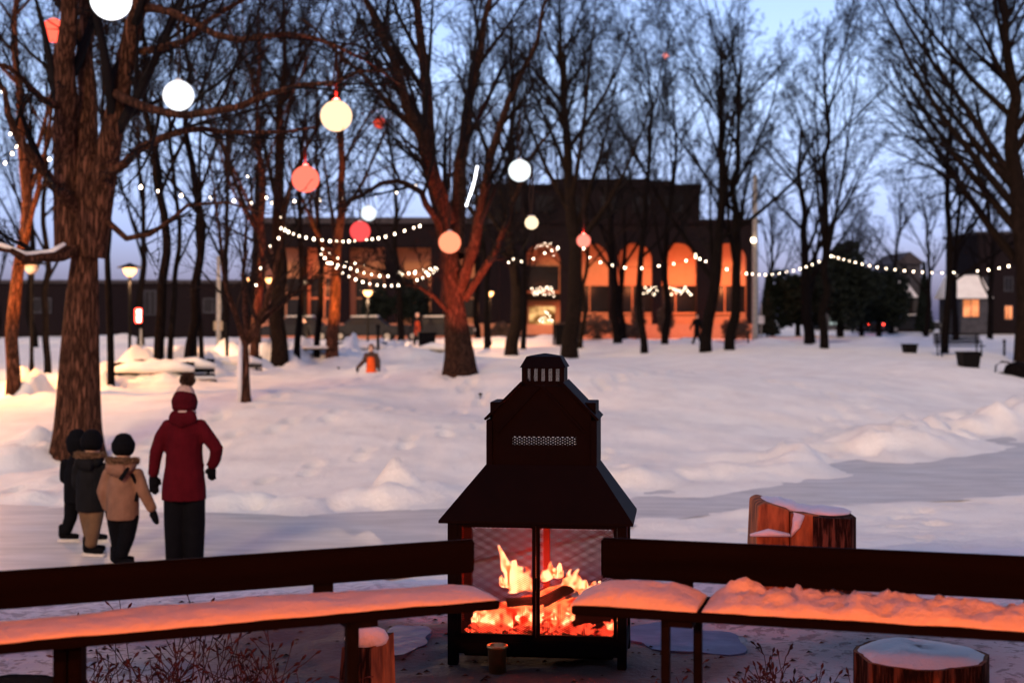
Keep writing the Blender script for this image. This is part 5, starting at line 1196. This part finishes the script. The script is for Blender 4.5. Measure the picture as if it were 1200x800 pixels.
def add_face(t, c, r, face):
    c = np.array(c); f = np.array(face, float); f /= np.linalg.norm(f); s = np.array([f[1], -f[0], 0])
    for q_ in (-1, 1):
        e = c+f*r*.90+s*q_*r*.36+np.array([0, 0, .02*r]); MB().lathe([(.001, -r*.07), (r*.09, 0), (.001, r*.07)], tuple(e), 8).build('eye', M['black_cloth'], t, True)
    MB().tube([tuple(c+f*r*.86+s*-.25*r+np.array([0, 0, -.55*r])), tuple(c+f*r*.95+np.array([0, 0, -.57*r])), tuple(c+f*r*.86+s*.25*r+np.array([0, 0, -.55*r]))], r*.045, 6).build('mouth', M['red_knit'], t)
def glove(name, wr, d, side, L, m, t, fingers=True, bend=.5):
    wr = np.array(wr, float); d = np.array(d, float); d /= np.linalg.norm(d); s = np.array(side, float); s -= s.dot(d)*d; s /= np.linalg.norm(s); nrm = np.cross(d, s)
    T = [[(*(wr-d*.03), L*.16, L*.16), (*(wr+d*L*.25), L*.24, L*.15), (*(wr+d*L*.5), L*.25, L*.14)]]
    kn = wr+d*L*.5
    if fingers:
        for i, l in enumerate((.40, .48, .44, .34)):
            b = kn+s*L*(.18-.12*i); T.append([(*(b-d*L*.1), L*.065), (*(b+d*L*l*.5+nrm*bend*L*.05), L*.062), (*(b+d*L*l+nrm*bend*L*.17), L*.052)])
    else: T.append([(*kn, L*.24, L*.15), (*(kn+d*L*.25+nrm*bend*L*.04), L*.22, L*.14), (*(kn+d*L*.45+nrm*bend*L*.12), L*.14, L*.10)])
    b = wr+d*L*.18+s*L*.18; T.append([(*(b-s*L*.05), L*.08), (*(b+s*L*.12+d*L*.15), L*.075), (*(b+s*L*.14+d*L*.34+nrm*.05*L), L*.06)])
    return blob(name, T, m, t, .007, 2)
def skate(t, c, face, s=1.0, boot='black_cloth', ankle_h=.20):
    """c = ankle centre on the ice plane"""
    c = np.array(c, float); f = np.array(face, float); f /= np.linalg.norm(f)
    b = blob('skate_boot', [[(*(c-f*.045*s+[0, 0, ankle_h*s]), .052*s), (*(c-f*.05*s+[0, 0, .12*s]), .046*s), (*(c-f*.05*s+[0, 0, .075*s]), .048*s)], [(*(c-f*.07*s+[0, 0, .075*s]), .04*s, .035*s), (*(c+f*.06*s+[0, 0, .072*s]), .042*s, .032*s), (*(c+f*.15*s+[0, 0, .066*s]), .036*s, .024*s)]], boot, t, .009, 3)
    a, e = c-f*.11*s, c+f*.17*s
    mb = MB(); sd = np.array([-f[1], f[0], 0])*.004*s
    V = [a+sd, e+sd, e-sd, a-sd]; zz = [0.0, .028*s]
    mb.add([tuple(v+np.array([0, 0, z])) for z in zz for v in V], [(3, 2, 1, 0), (4, 5, 6, 7), (0, 1, 5, 4), (1, 2, 6, 5), (2, 3, 7, 6), (3, 0, 4, 7)])
    for k in (-.06, .02, .10): 
        p = c+f*k*s; mb.tube([tuple(p+[0, 0, .02*s]), tuple(p+[0, 0, .05*s])], .010*s, 6)
    mb.build('blade', M['white'], b)

# --- woman in the red coat (seen from behind, facing away) ; x right, y away
D0 = 13.0; x0 = (216-600)/F*D0; z0 = .035
t = person('adult seen from behind in dark red coat, pompom hat and black trousers', x0, D0, z0, .04, 1.0, None)
hc = (0.0, .02, 1.545); R_ = .105
legs = lambda s: [(s*.085, 0, .86, .075, .08), (s*.098, .0, .50, .060, .065), (s*.095, -.01, .28, .055), (s*.09, 0, .14, .032)]
blob('body', [[(0, 0, .85, .13, .10), (0, 0, 1.05, .12, .095), (0, 0, 1.3, .165, .10), (0, 0, 1.40, .12, .075), (0, .01, 1.46, .055, .055)], legs(-1), legs(1),
    [(-.15, 0, 1.36, .045), (-.23, -.01, 1.14, .038), (-.275, .02, .94, .026)], [(.15, 0, 1.36, .045), (.295, -.05, 1.15, .036), (.262, .015, 1.02, .026)]]+head_tubes(hc, R_), 'skin', t, .014)
add_face(t, hc, R_, (0, 1, 0))
blob('coat', [[(-.005, .0, .67, .205, .17), (-.005, 0, .80, .20, .165), (0, 0, .98, .175, .145), (0, 0, 1.12, .165, .135), (0, 0, 1.27, .178, .13), (0, 0, 1.35, .165, .115), (0, .01, 1.42, .10, .085)],
    [(-.13, 0, 1.355, .07), (-.205, -.01, 1.24, .068), (-.255, -.01, 1.10, .060), (-.285, .02, .90, .050)], [(.13, 0, 1.355, .07), (.225, -.04, 1.24, .066), (.305, -.06, 1.14, .060), (.275, -.0, 1.03, .055), (.245, .03, .98, .05)]], 'red_wool', t, .015, 3, flat=True)
blob('coat_hood', [[(-.09, -.06, 1.43, .07, .055), (0, -.10, 1.40, .08, .06), (.09, -.06, 1.43, .07, .055)]], 'red_wool', t, .012, 3)
blob('trousers', [[(0, 0, .72, .15, .12), (0, 0, .85, .16, .12)], [(-.085, 0, .75, .105, .11), (-.088, 0, .45, .098, .10), (-.085, 0, .20, .088, .10), (-.085, 0, .08, .085, .10)], [(.085, 0, .75, .105, .11), (.092, 0, .45, .098, .10), (.09, 0, .20, .088, .10), (.09, 0, .08, .085, .10)]], 'black_cloth', t, .015, 3)
blob('hat', [[(hc[0], hc[1]-.02, 1.505, .112, .115), (hc[0], hc[1]-.01, 1.57, .122, .125), (hc[0], hc[1], 1.62, .105, .108)]], 'red_knit', t, .010, 2)
blob('hat_crown', [[(hc[0]+.005, hc[1], 1.640, .094, .095), (hc[0]+.01, hc[1], 1.685, .074, .074), (hc[0]+.015, hc[1], 1.715, .045, .045)]], 'cream_knit', t, .010, 2)
def fuzz(name, c, r, n, m, parent, seed=0, sq=(1, 1, 1)):
    rg = np.random.default_rng(seed); d = rg.normal(0, 1, (n, 3)); d /= np.linalg.norm(d, axis=1)[:, None]; c = np.array(c)
    s = c+d*r*.3*np.array(sq); e = c+d*r*rg.uniform(.8, 1.15, n)[:, None]*np.array(sq); PA = np.stack([s, (s+e)/2+rg.normal(0, r*.05, (n, 3)), e], 1)
    V, q_ = arr_tubes(PA, np.tile([.004, .003, .001], (n, 1)), 3); return mesh_obj(name, V, q_, M[m], parent)
fuzz('pompom', (.025, .02, 1.765), .070, 1800, 'fur_dark', t)
blob('scarf', [[(-.075, -.05, 1.463, .035, .03), (-.03, -.09, 1.46, .035, .03), (.03, -.09, 1.46, .035, .03), (.075, -.05, 1.463, .035, .03), (.08, .02, 1.46, .03, .03)]], 'cream_knit', t, .010, 2)
glove('glove', (-.285, .02, .90), (-.02+.05, .05, -1), (1, .5, 0), .185, 'black_cloth', t)
glove('glove', (.245, .03, .975), (-.1+.0, .3, -.8), (-1, .2, 0), .17, 'black_cloth', t, bend=1.2)
skate(t, (-.085, .02, 0), (-.1, 1, 0), 1.05); skate(t, (.09, .02, 0), (.12, 1, 0), 1.05)

# --- children (facing away, slightly to the right)
def child(label, px, pyf, rot, sc, coat, pants, legspec, arms, hat='beanie', hatm='black_cloth', fur='fur_tan', face=(.55, .8, 0), pack=False, hood=True, D=None, shift=0, mit='black_cloth', boots='black_cloth', bodyw=1.0):
    x, y, z = ((px-600)/F*D, D, .035)
    t = person(label, x, y, z, rot, sc, None)
    hc = (0.0, .01, 1.115); R_ = .098
    L_, R__ = legspec
    bodyT = [[(0, 0, .50, .115, .09), (0, 0, .65, .10, .085), (0, 0, .85, .125, .09), (0, 0, .93, .09, .065), (0, .005, .98, .045, .045)]]
    def leg(l): return [(l[0][0], l[0][1], l[0][2], .075), (l[1][0], l[1][1], l[1][2], .05), (l[2][0], l[2][1], l[2][2]+.16, .028)]
    def arm(a): return [(a[0][0], a[0][1], a[0][2], .04), (a[1][0], a[1][1], a[1][2], .034), (a[2][0], a[2][1], a[2][2], .026)]
    blob('body', bodyT+[leg(L_), leg(R__), arm(arms[0]), arm(arms[1])]+head_tubes(hc, R_, face), 'skin', t, .013)
    add_face(t, hc, R_, face)
    bw = bodyw*.92
    blob('coat', [[(0, 0, .44, .165*bw, .135), (0, 0, .60, .165*bw, .14), (0, 0, .78, .155*bw, .135), (0, 0, .90, .12*bw, .105), (0, .01, .96, .08, .075)]]+[[(*a[0], .065), (*(np.array(a[0])*.5+np.array(a[1])*.5), .062), (*a[1], .058), (*a[2], .048)] for a in arms], coat, t, .014, 3, flat=True)
    def pant(l): return [(*l[0], .088, .09), (*((np.array(l[0])+np.array(l[1]))/2), .082, .085), (*l[1], .072, .075), (*((np.array(l[1])+np.array(l[2])+np.array([0, 0, .12]))/2), .066, .07), (l[2][0], l[2][1], l[2][2]+.115, .062, .065)]
    blob('trousers', [pant(L_), pant(R__), [(0, 0, .47, .13, .1), (0, 0, .55, .12, .1)]], pants, t, .013, 3)
    if hat == 'beanie':
        blob('hat', [[(hc[0], hc[1]-.01, 1.085, .105, .108), (hc[0], hc[1], 1.15, .112, .115), (hc[0], hc[1], 1.20, .085, .088)]], hatm, t, .010, 2)
    else:
        blob('hood_up', [[(hc[0], hc[1]-.02, 1.02, .11, .10), (hc[0], hc[1]-.03, 1.12, .125, .12), (hc[0], hc[1]-.02, 1.20, .09, .09)]], coat, t, .010, 2)
    if hood:
        f = np.array(face)/np.linalg.norm(face)
        blob('hood', [[(-.10, -.02, .97, .055, .05), (-.05, -.11, .93, .08, .06), (.04, -.115, .92, .08, .06), (.10, -.02, .96, .055, .05)]], coat, t, .012, 3)
        pts = [(-.13, .02, .99), (-.11, -.08, 1.0), (-.04, -.14, 1.005), (.04, -.14, 1.005), (.11, -.08, 1.0), (.13, .02, .99)]
        mbf = []; rg = np.random.default_rng(3); cc = catmull(pts, 60)
        n = 2600; ci = cc[rg.integers(0, 60, n)]+rg.normal(0, .006, (n, 3)); d = rg.normal(0, 1, (n, 3)); d /= np.linalg.norm(d, axis=1)[:, None]
        PA = np.stack([ci, ci+d*.02, ci+d*.036*rg.uniform(.7, 1.2, n)[:, None]], 1); V, q_ = arr_tubes(PA, np.tile([.004, .003, .001], (n, 1)), 3); mesh_obj('fur_trim', V, q_, M[fur], t)
    for i, a in enumerate(arms):
        w = np.array(a[2]); d = w-np.array(a[1]); glove('mitten', w, d+np.array([0, 0, -.1]), (1 if i == 0 else -1, .4, 0), .15, mit, t, False)
    for l, fc in ((L_, legspec[0][3] if len(legspec[0]) > 3 else (.7, .7, 0)), (R__, legspec[1][3] if len(legspec[1]) > 3 else (.7, .7, 0))):
        skate(t, l[2], fc, .86, boots, .2)
    if pack:
        MB().tube([(.04, -.165, .83), (.08, -.15, .90), (.10, -.09, .965)], [(.02, .012), (.024, .012), (.02, .012)], 6).tube([(.15, -.06, .62), (.165, -.04, .74), (.12, -.09, .88)], [(.018, .012)]*3, 6).build('strap', M['black_cloth'], t)
    return t
child('child in tan padded coat with fur collar and black snow pants', 144, 657, -.12, 1.0, 'tan_cloth', 'black_cloth',
      (((-.07, 0, .48), (-.06, .02, .27), (-.055, .04, 0), (.9, .3, 0)), ((.07, 0, .48), (.05, -.03, .27), (.02, -.10, 0), (1, -.12, 0))),
      (((-.13, 0, .88), (-.20, .0, .70), (-.17, .05, .54)), ((.13, 0, .88), (.21, -.02, .70), (.285, 0, .54))), pack=True, D=13.35)
child('child in dark coat and beige snow pants left of the tan coat', 107, 650, -.15, .99, 'dark_cloth', 'olive_cloth',
      (((-.05, 0, .48), (-.035, .03, .27), (-.03, .06, 0), (.9, .4, 0)), ((.05, 0, .48), (.03, -.02, .27), (.015, -.05, 0), (1, -.1, 0))),
      (((-.13, 0, .88), (-.17, .04, .70), (-.10, .14, .60)), ((.13, 0, .88), (.17, .05, .70), (.13, .16, .62))), fur='fur_tan', face=(.9, .35, 0), D=13.95)
child('child in black hooded jacket striding behind the dark coated child, legs apart', 91, 637, -.1, .94, 'black_cloth', 'black_cloth',
      (((-.06, 0, .48), (-.09, .02, .27), (-.15, .04, 0), (.9, .2, 0)), ((.07, 0, .48), (.13, .02, .27), (.18, .04, 0), (1, .1, 0))),
      (((-.13, 0, .88), (-.17, .04, .70), (-.08, .14, .60)), ((.13, 0, .88), (.17, .05, .70), (.15, .16, .62))), hat='hood', hood=False, D=14.75)
# far figures
def far_person(label, px, D, sc, coat, pants, sink=0, hatm='black_cloth', arm=.25, vest=None, rot=0.0, step=.08):
    X = (px-600)/F*D; t = person(label, X, D, gz(X, D)-sink, rot, sc, None); hc = (0, 0, 1.6)
    A = [[(-.15, 0, 1.40, .06), (-.24, 0, 1.18, .05), (-.26-arm*.4, .03, .95, .04)], [(.15, 0, 1.40, .06), (.24, 0, 1.18, .05), (.25, .06, .96, .04)]]
    Lg = [[(-.08, 0, .85, .09), (-.09, .03, .48, .07), (-.09-step, .0, .08, .05)], [(.08, 0, .85, .09), (.09, .05, .48, .07), (.09+step, .03, .08, .05)]]
    blob('body', [[(0, 0, .85, .14, .1), (0, 0, 1.3, .15, .1), (0, 0, 1.5, .05, .05)]]+A+Lg+head_tubes(hc, .105, (0, -1, 0)), 'skin', t, .022)
    blob('coat', [[(0, 0, .72, .18, .14), (0, 0, 1.1, .17, .14), (0, 0, 1.38, .17, .12), (0, 0, 1.47, .09, .08)]]+[[(a, b, c, r+.02) for a, b, c, r in q_] for q_ in A], coat, t, .02)
    blob('trousers', [[(a, b, c, r+.02) for a, b, c, r in q_] for q_ in Lg]+[[(0, 0, .75, .14, .11), (0, 0, .86, .14, .11)]], pants, t, .02)
    blob('hat', [[(0, .02, 1.60, .115, .12), (0, .02, 1.70, .09, .09)]], hatm, t, .02, 2)
    for q_ in Lg: blob('boot', [[(q_[2][0], .06, .05, .05), (q_[2][0], -.08, .05, .05)], [(q_[2][0], .03, .05, .06), (q_[2][0], .03, .2, .06)]], 'black_cloth', t, .02)
    if vest: blob('vest', [[(0, -.05, .58, .16, .14), (0, -.05, 1.0, .15, .125), (0, -.05, 1.28, .125, .10)]], vest, t, .02)
    for q_ in A: blob('mitten', [[(*q_[2][:3], .05), (q_[2][0], q_[2][1]-.02, q_[2][2]-.12, .045)]], 'black_cloth', t, .016)
    return t
far_person('small child in brown jacket with orange front wading in the snow, arm held out', 435, 42.5, .90, 'fur_dark', 'orange_cloth', sink=.72, hatm='fur_dark', arm=.5, vest='orange_cloth')
far_person('slim dark figure standing among the trunks left of the bright orange tree', 356, 60, .95, 'dark_cloth', 'black_cloth', hatm='dark_cloth', arm=0, step=0)
far_person('far figure in orange and dark suit with light cap behind the bulb strings tree', 489, 76, 1.0, 'dark_cloth', 'black_cloth', hatm='cream_knit', vest='dim_orange')
far_person('tiny dark walking figure just left of the forked dark tree', 817, 73, .9, 'black_cloth', 'black_cloth', step=.15, arm=.3)

# ------------------------------------------------------------------ sky, sun, camera
wd = bpy.data.worlds.new('World'); S.world = wd; wd.use_nodes = True
nt = wd.node_tree; bg = nt.nodes['Background']
sky = nt.nodes.new('ShaderNodeTexSky'); sky.sky_type = 'NISHITA'; sky.sun_disc = False
SUN_EL, SUN_AZ = 24.0, 192.0
sky.sun_elevation = math.radians(SUN_EL); sky.sun_rotation = math.radians(SUN_AZ); sky.altitude = 100; sky.air_density = 1.0; sky.dust_density = 1.0; sky.ozone_density = 10.0
tn = nt.nodes.new('ShaderNodeMix'); tn.data_type = 'RGBA'; tn.blend_type = 'MULTIPLY'; tn.inputs[0].default_value = 1; tn.inputs[7].default_value = (3.5, 1.84, 1.40, 1)
nt.links.new(sky.outputs[0], tn.inputs[6]); tcw = nt.nodes.new('ShaderNodeTexCoord'); sx = nt.nodes.new('ShaderNodeSeparateXYZ'); rw = nt.nodes.new('ShaderNodeValToRGB'); t2 = nt.nodes.new('ShaderNodeMix'); t2.data_type = 'RGBA'; t2.blend_type = 'MULTIPLY'; t2.inputs[0].default_value = 1
nt.links.new(tcw.outputs['Generated'], sx.inputs[0]); nt.links.new(sx.outputs[2], rw.inputs[0]); rw.color_ramp.elements[0].position = .0; rw.color_ramp.elements[0].color = (.15, .18, .34, 1); rw.color_ramp.elements[1].position = .15; rw.color_ramp.elements[1].color = (1, 1, 1, 1)
rm_ = rw.color_ramp.elements.new(.06); rm_.color = (.46, .54, .78, 1)
nt.links.new(tn.outputs[2], t2.inputs[6]); nt.links.new(rw.outputs[0], t2.inputs[7]); nt.links.new(t2.outputs[2], bg.inputs[0]); bg.inputs[1].default_value = .088
su = bpy.data.lights.new('dusk_sun', 'SUN'); su.energy = 1.12; su.angle = math.radians(12); su.color = (1, .70, .26)
so = bpy.data.objects.new('dusk_sun', su); C.objects.link(so)
el, az = math.radians(SUN_EL), math.radians(SUN_AZ)
dv = Vector((math.sin(az)*math.cos(el), math.cos(az)*math.cos(el), math.sin(el)))
so.rotation_euler = dv.to_track_quat('Z', 'Y').to_euler()
cd = bpy.data.cameras.new('camera'); cd.lens = 50; cd.sensor_width = 36; cd.sensor_fit = 'HORIZONTAL'; cd.clip_end = 2000; cd.clip_start = .05
cam = bpy.data.objects.new('camera', cd); C.objects.link(cam); S.camera = cam
cam.location = (0, 0, EYE); cam.rotation_euler = (PI/2, 0, 0); cd.shift_y = -(400-HZ)/1200
cd.dof.use_dof = True; cd.dof.focus_distance = 6.3; cd.dof.aperture_fstop = 2.8
S.render.engine = 'CYCLES'; S.cycles.use_denoising = True; S.cycles.max_bounces = 6; S.cycles.transparent_max_bounces = 12; S.cycles.use_light_tree = True
S.cycles.sample_clamp_indirect = 4; S.cycles.caustics_reflective = False; S.cycles.caustics_refractive = False
S.view_settings.view_transform = 'Standard'; S.view_settings.look = 'None'; S.view_settings.exposure = .82; S.view_settings.gamma = 1
